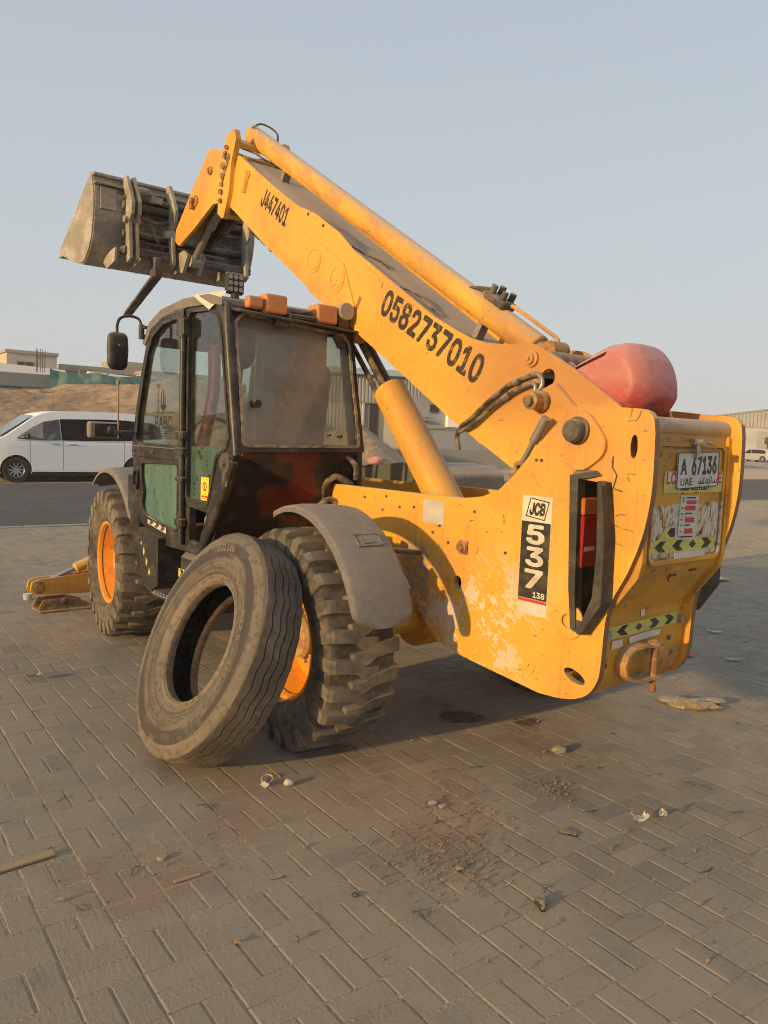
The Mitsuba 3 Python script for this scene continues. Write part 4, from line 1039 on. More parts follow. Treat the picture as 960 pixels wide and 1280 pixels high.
# mudguards: thin curved shells round the wheels
def guard(cx, cy, steer, ri, a0, a1, w0, w1, tip=0.0, off_y=0.0):
    """angles measured from straight ahead over the top to the rear"""
    rows, na, sec = [], 40, [(-0.5, -0.018), (-0.49, -0.006), (-0.45, 0.0), (-0.2, 0.006), (0.2, 0.006), (0.42, 0.0), (0.48, -0.010), (0.5, -0.026)]
    c_, s_ = math.cos(-math.radians(steer)), math.sin(-math.radians(steer))
    def ringv(k, off):
        q = k / (na - 1); a = math.radians(a0 + (a1 - a0) * q)
        w = w0 + (w1 - w0) * min(1, q * 3.0)
        w *= math.sqrt(max(0.02, 1 - max(0, (q - 0.93) / 0.072) ** 2)) if q > 0.93 else 1.0
        w *= math.sqrt(max(0.03, 1 - max(0, (0.06 - q) / 0.062) ** 2)) if q < 0.06 else 1.0
        r = ri + tip * max(0, 1 - q * 4) ** 2
        out = []
        for f, d in sec:
            rr = r + d + off
            x, y, z = rr * math.cos(a), f * w + off_y + (w1 - w) * 0.45 * (q < 0.5), rr * math.sin(a)
            out.append((cx + x * c_ - y * s_, cy + x * s_ + y * c_, R + z))
        return out
    n = len(sec); v, f = [], []
    for off in (0.0, -0.009):
        for k in range(na):
            v += ringv(k, off)
    o = na * n
    for k in range(na - 1):
        for j in range(n - 1):
            a = k * n + j
            f += [[a, a + 1, a + n + 1], [a, a + n + 1, a + n], [o + a, o + a + n + 1, o + a + 1], [o + a, o + a + n, o + a + n + 1]]
        for j in (0, n - 1):
            a = k * n + j
            f += [[a, a + n, o + a + n], [a, o + a + n, o + a]]
    for k in (0, na - 1):
        for j in range(n - 1):
            a = k * n + j
            f += [[a, a + 1, o + a + 1], [a, o + a + 1, o + a]]
    m = trimesh.Trimesh(np.array(v), f, process=False); m.fix_normals()
    return m


mg = part('mudguard', guard(0.36, 0.925, 6.5, 0.69, 66, 165, 0.16, 0.33, 0.0, -0.045), 'mudguard_grey', smooth=40, label='dusty grey plastic mudguard over the left rear wheel')
# reflector frame on the mudguard's back
a = math.radians(127); rr = 0.69 + 0.006
c_, s_ = math.cos(-math.radians(6.5)), math.sin(-math.radians(6.5))
rad = arr(math.cos(a) * c_, math.cos(a) * s_, math.sin(a)); sid = arr(-s_, c_, 0.0); tan = np.cross(rad, sid)
pc = arr(0.36, 0.925, R) + rad * (rr + 0.006) - sid * 0.075
tan = tan if tan[2] > 0 else -tan
rt = -sid
up_ = tan if np.cross(rt, tan) @ rad > 0 else -tan
fp = sbox(-0.07, -0.042, 0.07, 0.042)
part('bracket_plate', cat_([on_plane(fp, pc - rad * 0.008, rt, up_, 0.007), on_plane(fp.difference(fp.buffer(-0.006)), pc - rad * 0.001, rt, up_, 0.004), on_plane(LineString([(-.05, .0), (-.03, -.02), (.02, -.018)]).buffer(.006), pc - rad * 0.001, rt, up_, 0.006)]), 'mudguard_grey', parent=mg)
for q in ((-0.065, 0.035), (0.065, 0.035), (0.065, -0.035)):
    b0 = pc + rt * q[0] + up_ * q[1]
    part('bolt', cyl(b0 - rad * 0.001, b0 + rad * 0.008, 0.007, n=8), 'dark_steel', parent=mg)
part('stay', cyl((0.12, 0.72, 1.06), (0.10, 0.40, 1.02), 0.014, n=10), 'dark_steel', parent=mg)
part('mudguard', guard(0.30, -0.92, 6.5, 0.69, 66, 165, 0.16, 0.33, 0.0, 0.045), 'mudguard_grey', smooth=40)
part('mudguard', guard(3.03, 0.86, 5.0, 0.735, 52, 150, 0.22, 0.30, 0.0, 0.02), 'mudguard_grey', smooth=40, label='dusty mudguard over the left front wheel')
part('mudguard', guard(3.03, -0.92, 5.0, 0.735, 52, 150, 0.22, 0.30, 0.0, 0.0), 'mudguard_grey', smooth=40)

# ------------------------------------------------------------------ cab
CY = 1.10
out = [(1.09, 2.385), (1.23, 2.405), (1.51, 2.41), (1.86, 2.375), (2.04, 2.31), (2.13, 2.20), (2.22, 1.98), (2.30, 1.75), (2.36, 1.50), (2.33, 1.33), (2.26, 1.20), (2.24, 1.05), (2.19, 0.985), (2.08, 0.955), (1.60, 0.905), (1.36, 0.875), (1.29, 0.905), (1.20, 1.03), (1.05, 1.24), (0.925, 1.44), (0.895, 1.53), (1.03, 2.20)]
door_o = [(1.545, 2.385), (1.86, 2.35), (2.02, 2.285), (2.10, 2.19), (2.19, 1.98), (2.27, 1.75), (2.325, 1.50), (2.30, 1.34), (2.23, 1.21), (2.21, 1.06), (2.16, 1.005), (2.06, 0.975), (1.545, 0.915)]
w_door = [(1.575, 2.325), (1.84, 2.30), (1.99, 2.235), (2.075, 2.12), (2.16, 1.90), (2.22, 1.72), (2.265, 1.53), (1.575, 1.53)]
w_low = [(2.165, 1.40), (1.60, 1.42), (1.60, 0.995), (2.03, 1.035), (2.12, 1.07), (2.15, 1.12), (2.125, 1.20), (2.16, 1.30)]
w_quart = [(1.49, 2.345), (1.25, 2.335), (1.14, 2.30), (1.095, 2.24), (0.972, 1.61), (1.005, 1.545), (1.12, 1.49), (1.215, 1.205), (1.49, 1.205)]
w_box = [(1.455, 1.165), (1.215, 1.145), (1.32, 0.955), (1.38, 0.935), (1.455, 0.945)]
D1 = soften(door_o, 0.03)
frame_poly = soften(out, 0.03).difference(D1.buffer(0.006)).difference(soften(w_quart, 0.03)).difference(soften(w_box, 0.02))
CB_ = part('cab', ext(frame_poly, CY - 0.045, CY), 'cab_black', label='black cab with dusty tinted windows')
dr_ = part('cab_door', ext(D1.difference(soften(w_door, 0.04)).difference(soften(w_low, 0.03)), CY - 0.03, CY + 0.012), 'cab_black', label='black cab door with a tinted window and a green lower panel')


def pane(poly, y, mat, name, parent, label=None):
    g = Polygon(poly) if not hasattr(poly, 'geoms') and not hasattr(poly, 'exterior') else poly
    v, f = trimesh.creation.triangulate_polygon(g, engine='earcut')
    m = trimesh.Trimesh(np.stack([v[:, 0], np.full(len(v), y), v[:, 1]], 1), f, process=False)
    return part(name, m, mat, parent=parent, label=label)


def ringp(poly, b, y0, y1, d=0.012):
    g = soften(poly, b)
    return ext(g.buffer(d).difference(g.buffer(-0.004)), y0, y1)


pane(soften(w_door, 0.03).buffer(0.008), CY - 0.008, 'cab_glass', 'window_pane', dr_, 'tinted door window with a round emblem and lettering')
part('window_seal', ringp(w_door, 0.04, CY + 0.012, CY + 0.018, 0.014), 'black_plastic', parent=dr_)
part('lower_panel', ext(soften(w_low, 0.03).buffer(0.006), CY - 0.02, CY - 0.008), 'green_board', parent=dr_, label='dull green lower door panel')
part('panel_seal', ringp(w_low, 0.03, CY + 0.012, CY + 0.017, 0.012), 'black_plastic', parent=dr_)
part('door_rail', box((1.57, CY + 0.012, 1.44), (2.31, CY + 0.022, 1.515), 0.005), 'cab_black', parent=dr_)
part('door_handle', cat_([on_plane(affinity.scale(Point(0, 0).buffer(0.05), 0.8, 1.5).difference(affinity.scale(Point(0, 0).buffer(0.036), 0.8, 1.5)), (2.235, CY + 0.012, 1.285), -X_, Z_, 0.018), cyl((2.235, CY - 0.01, 1.285), (2.235, CY + 0.02, 1.285), 0.03, n=16)]), 'cab_black', parent=dr_)
part('rail_bolt', cat_([cyl((x, CY + 0.022, 1.48), (x, CY + 0.032, 1.48), 0.012, n=8) for x in (2.26, 1.95)]), 'dark_steel', parent=dr_)
DX = CY + 0.0125
part('arrow_mark', on_plane(unary_union([sbox(0, 0, 0.29, 0.052)]), (2.05, DX, 0.995), arr(-1, 0, -0.13), Z_, 0.001), 'white_print', parent=dr_)
part('arrow_print', on_plane(unary_union([Polygon([(x, .004), (x + .04, .004), (x + .075, .026), (x + .04, .048), (x, .048), (x + .03, .026)]) for x in (0.02, 0.11, 0.20)]), (2.05, DX + 0.001, 0.995), arr(-1, 0, -0.13), Z_, 0.001), 'black_print', parent=dr_)
# emblem and lettering on the door glass
GY = CY - 0.0075
bars = [sbox(0, 0.105, 0.31, 0.109), sbox(0, -0.018, 0.31, -0.014)] + [sbox(0.03, -0.036, 0.28, -0.029), sbox(0.05, -0.052, 0.26, -0.047)]
tower = [sbox(0.118, 0.15, 0.128, 0.235), sbox(0.148, 0.15, 0.160, 0.25), sbox(0.175, 0.15, 0.183, 0.22), Polygon([(0.10, 0.155), (0.20, 0.155), (0.17, 0.115), (0.13, 0.115)])]
part('emblem', cat_([on_plane(unary_union(bars + tower), (2.02, GY, 1.635), -X_, Z_, 0.0012), text_on('RABC', (1.995, GY, 1.638), -X_, Z_, 0.078, 0.26, 0.0012)]), 'black_print', parent=dr_)
# hinge post and hinges
hp = part('hinge_post', cyl((1.525, CY + 0.022, 0.92), (1.525, CY + 0.022, 2.31), 0.020, n=16), 'cab_black', smooth=40)
for z, h in ((2.255, 0.105), (1.60, 0.05), (1.50, 0.05), (1.33, 0.03), (1.06, 0.05)):
    part('hinge', cat_([box((1.48, CY + 0.004, z - h / 2), (1.575, CY + 0.046, z + h / 2), 0.006), cyl((1.525, CY + 0.025, z - h / 2 - 0.01), (1.525, CY + 0.025, z + h / 2 + 0.01), 0.026, n=14)]), 'black_plastic', parent=hp)
qk = pane(soften(w_quart, 0.03).buffer(0.008), CY - 0.016, 'cab_glass', 'quarter_window', TE, 'tinted rear quarter window beside the door')
part('window_seal', ringp(w_quart, 0.03, CY, CY + 0.007, 0.016), 'black_plastic', parent=qk)
part('green_panel', ext(Polygon([(1.485, 1.535), (1.06, 1.545), (1.128, 1.485), (1.222, 1.213), (1.485, 1.213)]), CY - 0.034, CY - 0.022), 'green_board', parent=qk)
nk_ = part('warning_sticker', box((1.235, CY - 0.0155, 1.215), (1.335, CY - 0.0145, 1.355)), 'yellow_note', label='bright yellow sticker on the green quarter panel')
part('print_mark', cat_([on_plane(Point(0.05, 0.085).buffer(0.027).difference(Point(0.05, 0.085).buffer(0.019)), (1.335, CY - 0.0145, 1.215), -X_, Z_, 0.001), on_plane(unary_union([LineString([(.035, .105), (.05, .085), (.045, .065), (.066, .06)]).buffer(.004), sbox(.01, .128, .04, .131), sbox(.06, .126, .09, .129)]), (1.335, CY - 0.0145, 1.215), -X_, Z_, 0.001)]), 'red_print', parent=nk_)
part('print_mark', on_plane(unary_union([sbox(.01, .008, .09, .012), sbox(.01, .018, .05, .030), sbox(.056, .018, .09, .030), sbox(.03, .038, .07, .042)]), (1.335, CY - 0.0145, 1.215), -X_, Z_, 0.001), 'red_print', parent=nk_)
part('stain_mark', cat_([rough_up(box((1.36 - d, CY - 0.0155, z), (1.36 - d + s, CY - 0.0148, z + s)), 0.004, 40, int(d * 100), 0.008) for d, z, s in ((0.0, 1.49, .022), (0.02, 1.46, .03), (0.03, 1.52, .012), (0.10, 1.42, .012), (0.13, 1.36, .016), (-0.06, 1.30, .014), (-0.06, 1.27, .012), (0.14, 1.33, .012), (-0.065, 1.235, .01), (0.09, 1.45, .009))]), 'black_print', parent=qk)
part('locker_back', ext(Polygon([(1.47, 1.18), (1.19, 1.16), (1.31, 0.94), (1.38, 0.915), (1.47, 0.93)]), CY - 0.14, CY - 0.13), 'black_plastic')
part('rag', rough_up(moved(trimesh.creation.icosphere(3, 0.06), np.diag([0.9, 0.5, 1.1]), (1.36, CY - 0.075, 1.0)), 0.03, 14, 3), 'mudguard_grey', smooth=True)
part('rag', rough_up(moved(trimesh.creation.icosphere(3, 0.035), np.diag([0.6, 0.5, 1.8]), (1.33, CY - 0.06, 1.085)), 0.02, 20, 9), 'mudguard_grey', smooth=True)
# posts, sills
lp = part('rear_post', tube([(0.905, CY - 0.015, 1.50), (0.96, CY - 0.015, 1.80), (1.04, CY - 0.02, 2.20), (1.075, CY - 0.03, 2.36)], 0.027, 12), 'cab_black', smooth=40)
part('rear_post', tube([(0.925, 0.205, 1.15), (0.925, 0.205, 1.50), (0.97, 0.205, 1.80), (1.05, 0.205, 2.20), (1.085, 0.21, 2.33)], 0.024, 12), 'cab_black', smooth=40)
part('post_boss', cat_([lathe([(0.02, 0), (0.06, 0), (0.06, 0.015), (0.045, 0.02), (0.02, 0.02)], (0.995, CY, 1.455), Y_, 24), lathe([(0, 0), (0.026, 0), (0.02, 0.03), (0, 0.03)], (0.995, CY, 1.455), Y_, 6), box((0.975, CY, 1.32), (1.03, CY + 0.01, 1.42), 0.004)]), 'dark_steel', parent=lp, smooth=30)
part('seal_rag', tube([(0.90, 1.06, 1.50), (0.925, 1.045, 1.62), (0.95, 1.055, 1.75), (0.97, 1.04, 1.86), (1.0, 1.055, 1.98), (1.03, 1.04, 2.1), (1.06, 1.05, 2.22), (1.08, 1.04, 2.3)], 0.012, 7, 5), 'pale_seal', parent=lp, smooth=40)


def rq(y, z):   # a point of the leaning rear window's plane
    return arr(0.915 + (z - 1.53) * 0.205, y, z)


def rear_sheet(poly, off, t):
    """polygon in (y, z) laid on the rear window's plane"""
    r, u = -Y_, unit(arr(0.205, 0, 1.0))
    k = math.hypot(0.205, 1.0)
    g = affinity.affine_transform(poly, [-1, 0, 0, k, 0, -1.53 * k])
    return on_plane(g, arr(0.915 - off, 0, 1.53), r, u, t)


win = Polygon([(1.055, 1.555), (0.225, 1.565), (0.235, 2.215), (0.28, 2.265), (0.98, 2.315), (1.04, 2.265)])
fr_o = Polygon([(1.085, 1.515), (0.19, 1.53), (0.20, 2.28), (1.07, 2.35)])
rk_ = part('rear_frame', rear_sheet(fr_o.difference(soften(win, 0.03)), 0.0, 0.03), 'cab_black', label='rear window frame of the cab with a ragged seal')
g = soften(win, 0.03).buffer(0.01); v, f = trimesh.creation.triangulate_polygon(g, engine='earcut')
part('rear_pane', trimesh.Trimesh(np.stack([0.925 + (v[:, 1] - 1.53) * 0.205, v[:, 0], v[:, 1]], 1), f, process=False), 'rear_glass', parent=rk_, label='very dusty rear window')
sealp = soften(win, 0.03)
part('rear_seal', rough_up(rear_sheet(sealp.buffer(0.006).difference(sealp.buffer(-0.012)), 0.03, 0.006), 0.006, 30, 2, 0.03), 'pale_seal', parent=rk_)
for m in (cyl(rq(0.945, 1.80) - X_ * 0.05, rq(0.945, 1.80), 0.024, n=16), cyl(rq(0.36, 1.63) - X_ * 0.03, rq(0.36, 1.63), 0.012, n=10), cyl(rq(0.44, 1.635) - X_ * 0.025, rq(0.44, 1.635), 0.008, n=10)):
    part('window_catch', m, 'black_plastic', parent=rk_, smooth=30)
part('roof_bracket', cat_([box((0.99, 0.70, 2.255), (1.03, 0.80, 2.305), 0.006), hull([(1.03, 0.36, 2.275), (1.03, 0.24, 2.265), (1.03, 0.32, 2.18), (1.03, 0.28, 2.18), (1.06, 0.36, 2.275), (1.06, 0.24, 2.265), (1.06, 0.30, 2.18)])]), 'cab_black', parent=rk_)
# lower rear panel, leaning forward, red and black
lpan = [arr(0.905, 1.075, 1.515), arr(0.925, 0.19, 1.53), arr(0.98, 0.19, 1.12), arr(1.20, 0.26, 0.88), arr(1.24, 1.075, 0.88)]
m = cat_([hull([lpan[i], lpan[j], lpan[k], lpan[i] + X_ * 0.02, lpan[j] + X_ * 0.02, lpan[k] + X_ * 0.02]) for i, j, k in ((0, 1, 2), (0, 2, 3), (0, 3, 4))])
part('rear_panel', m, 'red_black_panel', label='black rear cab panel with patches of red paint')
part('side_tube', tube([(0.93, CY - 0.01, 1.47), (1.05, CY - 0.01, 1.25), (1.20, CY - 0.01, 1.03), (1.31, CY - 0.01, 0.89)], 0.024, 10), 'cab_black', smooth=40)
hs = [tube([(0.86, 0.30, 1.33), (0.90, 0.40, 1.38), (0.96, 0.45, 1.30), (0.98, 0.42, 1.16)], 0.02, 8), tube([(0.82, 0.34, 1.30), (0.88, 0.36, 1.22), (0.93, 0.42, 1.24), (0.98, 0.46, 1.20)], 0.016, 8), tube([(0.85, 0.28, 1.36), (0.88, 0.26, 1.45), (0.93, 0.30, 1.5)], 0.017, 8)]
for m in hs:
    part('hose', m, 'hose_rubber', smooth=40)
# roof with its dusty edges, torn visor, rear ledge with lights
roof = ext(soften([(1.06, 2.345), (1.06, 2.385), (1.23, 2.425), (1.55, 2.43), (1.88, 2.395), (2.07, 2.325), (2.17, 2.20), (2.13, 2.18), (2.03, 2.285), (1.86, 2.345), (1.5, 2.375), (1.2, 2.365)], 0.006), 0.19, CY + 0.012)
rf = part('cab_roof', roof, 'mudguard_grey', label='dusty cab roof')
part('torn_visor', hull([(1.42, CY + 0.016, 2.435), (1.07, CY - 0.02, 2.43), (1.20, CY + 0.02, 2.33), (1.06, CY - 0.01, 2.415), (1.42, CY - 0.05, 2.44)]), 'cream_sticker', parent=rf)
part('roof_bump', cat_([rough_up(box((1.35 + i * .2, 0.9, 2.425), (1.47 + i * .2, 1.02, 2.445), 0.008), 0.006, 20, i, 0.04) for i in range(3)]), 'mudguard_grey', parent=rf)
led = part('roof_ledge', hull([(1.10, CY - 0.03, 2.335), (1.10, 0.15, 2.295), (0.96, CY - 0.05, 2.305), (0.96, 0.19, 2.275), (1.10, CY - 0.03, 2.35), (1.10, 0.15, 2.31), (0.96, CY - 0.05, 2.318), (0.96, 0.19, 2.288)]), 'cab_black')
part('ledge_support', box((1.10, 0.2, 2.29), (1.2, CY - 0.05, 2.345)), 'cab_black', parent=led)
for (y, w, z, h, d) in ((0.925, 0.10, 2.345, 0.07, 0.06), (0.785, 0.150, 2.33, 0.112, 0.10), (0.42, 0.155, 2.315, 0.115, 0.12), (0.150, 0.085, 2.225, 0.15, 0.08)):
    b = part('beacon_lamp', rbox((1.0, y - w / 2, z), (1.0 + d, y + w / 2, z + h), 0.018), 'orange_plastic', parent=led, smooth=20)
part('lamp_base', cat_([box((1.0, 0.50, 2.315), (1.1, 0.70, 2.345), 0.006), box((1.01, 0.25, 2.30), (1.1, 0.33, 2.36), 0.006), rough_up(box((1.02, 0.52, 2.34), (1.08, 0.66, 2.375), 0.01), 0.015, 25, 3, 0.02)]), 'cab_black', parent=led)
part('round_lamp', cat_([lathe([(0, 0), (0.052, 0), (0.056, 0.02), (0.05, 0.05), (0.03, 0.075), (0, 0.08)], (0.985, 0.285, 2.405), X_, 24)]), 'lamp_glass', parent=led, smooth=30)
sl = part('roof_work_lamp', box((1.17, 0.905, 2.435), (1.205, 1.025, 2.56), 0.012), 'black_plastic', parent=led, smooth=20)
part('lamp_stalk', cat_([cyl((1.18, 0.965, 2.36), (1.18, 0.965, 2.44), 0.025, n=12), cyl((1.18, .965, 2.39), (1.18, .965, 2.40), .04, n=14)]), 'black_plastic', parent=led)
part('lamp_lens', cat_([cyl((1.167, 0.932 + 0.033 * i, 2.463 + 0.035 * j), (1.172, 0.932 + 0.033 * i, 2.463 + 0.035 * j), 0.0135, n=12) for i in range(3) for j in range(3)]), 'lamp_glass', parent=led)
# far side, windscreen and floor
far_o = soften([(1.09, 2.33), (1.51, 2.37), (1.86, 2.34), (2.13, 2.17), (2.22, 1.98), (2.36, 1.50), (2.30, 1.0), (1.3, 0.9), (0.925, 1.44), (0.91, 1.53)], 0.02)
far_w = soften([(1.16, 2.26), (1.5, 2.30), (1.84, 2.27), (2.06, 2.10), (2.14, 1.92), (2.26, 1.58), (2.20, 1.42), (1.1, 1.42), (1.02, 1.55)], 0.03)
fs = part('far_side', ext(far_o.difference(far_w), 0.19, 0.22), 'cab_black')
pane(far_w.buffer(0.008), 0.205, 'cab_glass', 'window_pane', fs)
ws = part('windscreen_frame', cat_([tube([(2.36, y, 1.46), (2.28, y, 1.78), (2.17, y, 2.08), (2.10, y, 2.22)], 0.022, 10) for y in (0.21, CY - 0.02)] + [cyl((2.10, 0.2, 2.235), (2.10, CY - 0.02, 2.235), 0.03, n=12), box((2.28, 0.2, 0.95), (2.36, CY - 0.02, 1.48), 0.02)]), 'cab_black', smooth=40)
wp = [(2.36, 1.48), (2.28, 1.78), (2.17, 2.08), (2.10, 2.23)]
m = trimesh.Trimesh(np.array([(x, y, z) for x, z in wp for y in (0.23, CY - 0.05)]), [[0, 1, 3], [0, 3, 2], [2, 3, 5], [2, 5, 4], [4, 5, 7], [4, 7, 6]], process=False)
part('windscreen_pane', m, 'cab_glass', parent=ws)
part('cab_floor', cat_([box((1.22, 0.20, 0.86), (2.34, CY - 0.05, 0.93)), box((1.3, 0.22, 0.60), (2.2, 0.60, 0.86), 0.02)]), 'black_plastic')
st = part('driver_seat', cat_([box((1.28, 0.40, 1.16), (1.80, 0.90, 1.32), 0.05), box((1.36, 0.44, 0.93), (1.7, 0.86, 1.16), 0.02), moved(box((-0.06, -0.29, 0), (0.06, 0.29, 0.78), 0.05), np.array([[1, 0, -0.16], [0, 1, 0], [0.16, 0, 1]]), (1.28, 0.56, 1.30))]), 'seat_cloth', smooth=25, label='dusty driver seat seen through the rear window')
part('head_rest', moved(cyl((-0.04, 0, 0), (0.04, 0, 0), 0.088, n=28, b=0.025), None, (1.25, 0.875, 2.10)), 'seat_cloth', parent=st, smooth=30)
part('rest_post', cyl((1.27, 0.96, 1.4), (1.255, 0.885, 2.02), 0.026, n=12), 'seat_cloth', parent=st)
part('steering_column', cat_([cyl((2.2, 0.66, 1.0), (1.98, 0.66, 1.5), 0.04, n=14), box((2.1, 0.25, 1.0), (2.3, CY - 0.06, 1.5), 0.03)]), 'interior_grey')
part('steering_wheel', sweep([(1.93 + 0.09 * math.sin(t), 0.66 + 0.19 * math.cos(t), 1.56 + 0.16 * math.sin(t)) for t in np.linspace(0, 2 * math.pi, 33)], [(0.014 * math.cos(t), 0.014 * math.sin(t)) for t in np.arange(8) * math.pi / 4]), 'black_plastic', smooth=40)
part('control_lever', cat_([tube([(1.5, 0.34, 1.35), (1.46, 0.34, 1.62), (1.42, 0.36, 1.75)], 0.014, 8), moved(trimesh.creation.icosphere(2, 0.035), None, (1.42, 0.36, 1.77)), box((1.35, 0.24, 1.0), (1.9, 0.36, 1.38), 0.02), box((1.36, .27, 1.66), (1.40, .37, 1.68))]), 'black_plastic', smooth=30)
curt = sweep(spline([(1.9, 0.725, 2.28), (1.9, 0.715, 2.1), (1.9, 0.72, 1.9), (1.9, 0.76, 1.68), (1.9, 0.82, 1.42)], 4), [(q * 0.09 - 0.045, 0.010 * math.sin(q * 9)) for q in np.linspace(0, 1, 10)] + [(q * 0.09 - 0.045, 0.010 * math.sin(q * 9) - 0.006) for q in np.linspace(1, 0, 10)], up=(1, 0, 0))
part('sun_board', box((1.125, 0.335, 1.52), (1.135, 0.845, 2.28)), 'board_brown', label='brown board standing behind the rear window')
part('board_stain', cat_([moved(cyl((0, 0, 0), (-0.001, 0, 0), 0.028, n=10), np.diag([1, 0.6, 1.1]), (1.1245, y, z)) for y, z in ((0.62, 2.13), (0.56, 2.16), (0.66, 2.02), (0.53, 2.0), (0.60, 1.93), (0.56, 2.08))]), 'seat_cloth')
part('red_curtain', curt, 'red_cloth', smooth=40, label='red cloth hanging inside the cab')
# mirrors
mk = part('wing_mirror', hull(np.vstack([trimesh.creation.icosphere(2, 0.03).vertices * np.array([1, s_, s_]) + arr(2.18, y, z) for y, z, s_ in ((1.255, 2.055, 1.5), (1.30, 2.055, 1.5), (1.25, 2.215, 1.4), (1.302, 2.215, 1.4), (1.243, 2.14, 1.3), (1.308, 2.14, 1.3))])), 'black_plastic', smooth=True, label='black wing mirror on a bent arm at the cab top')
part('mirror_screw', cyl((2.144, 1.279, 2.17), (2.151, 1.279, 2.17), 0.008, n=10), 'rod_steel', parent=mk)
part('mirror_arm', cat_([tube([(2.18, 1.28, 2.255), (2.175, 1.28, 2.31), (2.165, 1.26, 2.352), (2.16, 1.20, 2.368), (2.155, 1.145, 2.355), (2.15, 1.128, 2.31), (2.15, 1.126, 2.24)], 0.0095, 8), cyl((2.15, 1.126, 2.225), (2.15, 1.126, 2.32), 0.019, n=14), box((2.12, CY - 0.02, 2.24), (2.16, 1.126, 2.255)), box((2.10, CY - 0.02, 2.295), (2.16, 1.126, 2.31))]), 'black_plastic', parent=mk, smooth=40)
m2 = part('marker_lamp', rbox((2.30, 1.20, 1.555), (2.36, 1.42, 1.665), 0.018), 'top_dust', smooth=25, label='pale square lamp seen from behind on a bracket at the cab front')
part('lamp_back', box((2.296, 1.205, 1.565), (2.302, 1.385, 1.655), 0.002), 'black_plastic', parent=m2)
part('lamp_socket', cat_([box((2.285, 1.24, 1.585), (2.296, 1.30, 1.635), 0.004), tube([(2.28, 1.27, 1.60), (2.27, 1.2, 1.60), (2.29, 1.08, 1.60)], 0.012, 8), cyl((2.26, 1.29, 1.61), (2.285, 1.29, 1.61), 0.014, n=10), cyl((2.26, 1.25, 1.59), (2.285, 1.25, 1.59), 0.012, n=10)]), 'dark_steel', parent=m2, smooth=40)
part('lamp_rod', cat_([cyl((2.27, 1.235, 1.56), (2.27, 1.235, 1.92), 0.0055, n=8), cyl((2.27, 1.235, 1.92), (2.27, 1.235, 1.945), 0.013, n=10)]), 'wood_stick', parent=m2)
# step boxes under the door
sb = part('step_box', ext(soften([(2.225, 0.955), (1.90, 0.915), (1.90, 0.60), (2.02, 0.53), (2.15, 0.56), (2.20, 0.72)], 0.02), 0.75, CY + 0.004), 'black_plastic')
chevron = [sbox(0, 0, 0.045, 0.24)]
part('hazard_tape', on_plane(affinity.rotate(sbox(0, 0, 0.032, 0.25), 35, origin=(0, 0)), (2.045, CY + 0.0045, 0.64), -X_, Z_, 0.001), 'yellow_tape', parent=sb)
part('hazard_mark', on_plane(affinity.rotate(unary_union([Polygon([(0, z), (0.032, z + 0.02), (0.032, z + 0.065), (0, z + 0.045)]) for z in (0.02, 0.10, 0.18)]), 35, origin=(0, 0)), (2.045, CY + 0.0055, 0.64), -X_, Z_, 0.001), 'black_print', parent=sb)
s2 = part('step_box', box((1.20, 0.70, 0.52), (1.615, CY - 0.01, 0.86), 0.03), 'black_plastic')
part('hazard_tape', box((1.40, CY - 0.0098, 0.70), (1.615, CY - 0.0085, 0.755)), 'yellow_tape', parent=s2)
part('hazard_mark', on_plane(unary_union([Polygon([(x, .004), (x + .035, .004), (x + .055, .027), (x + .035, .05), (x, .05), (x + .02, .027)]) for x in (0.02, 0.09, 0.16)]), (1.615, CY - 0.0084, 0.702), -X_, Z_, 0.001), 'black_print', parent=s2)
part('step_well', cat_([box((1.60, 0.74, 0.54), (1.92, 0.78, 0.92)), box((1.615, 0.74, 0.53), (1.90, CY + 0.04, 0.548), 0.004)]), 'black_plastic')
part('step_tread', cat_([box((1.60, CY - 0.12, 0.548), (1.91, CY + 0.05, 0.556), 0.003)] + [box((1.615 + 0.048 * i, CY - 0.11, 0.556), (1.64 + 0.048 * i, CY + 0.045, 0.572), 0.006) for i in range(6)]), 'rod_steel')
part('front_bracket', ext(soften([(2.36, 1.30), (2.30, 0.98), (2.24, 0.60), (2.30, 0.60), (2.5, 1.05), (2.5, 1.3)], 0.02), 0.70, CY - 0.03), 'cab_black')

# engine cover on the far side, wheel-side tanks
part('engine_cover', cat_([ext(soften([(0.84, 0.75), (0.84, 1.39), (0.94, 1.45), (1.15, 1.465), (1.5, 1.43), (1.95, 1.35), (2.45, 1.2), (2.5, 0.75)], 0.05), -1.08, -0.42)]), 'top_dust', smooth=30)
part('frame_panel', box((0.98, -0.379, 0.95), (2.4, -0.349, 1.33)), 'yellow_paint')

# front left stabiliser, its foot on the ground
sk = part('stabiliser_arm', on_plane(soften([(-1.30, 0.19), (-1.285, 0.265), (-1.22, 0.285), (-0.80, 0.305), (-0.35, 0.36), (-0.30, 0.52), (-0.20, 0.52), (-0.2, 0.26), (-0.62, 0.15), (-0.80, 0.125), (-1.20, 0.145), (-1.28, 0.155)], 0.02), (4.10, 0, 0), -Y_, Z_, 0.02), 'yellow_paint', label='yellow stabiliser arm reaching out past the front wheel')
part('arm_plate', on_plane(soften([(-1.30, 0.19), (-1.285, 0.265), (-1.22, 0.285), (-0.80, 0.305), (-0.35, 0.36), (-0.2, 0.26), (-0.62, 0.15), (-0.80, 0.125), (-1.20, 0.145), (-1.28, 0.155)], 0.02), (4.20, 0, 0), -Y_, Z_, 0.02), 'yellow_paint', parent=sk)
part('arm_pin', cat_([lathe([(0, 0), (0.055, 0), (0.055, 0.012), (0.035, 0.02), (0.035, 0.035), (0, 0.035)], (4.08, 1.235, 0.215), -X_, 22), cyl((4.1, 1.235, 0.215), (4.2, 1.235, 0.215), 0.03, n=14)]), 'grease_steel', parent=sk, smooth=30)
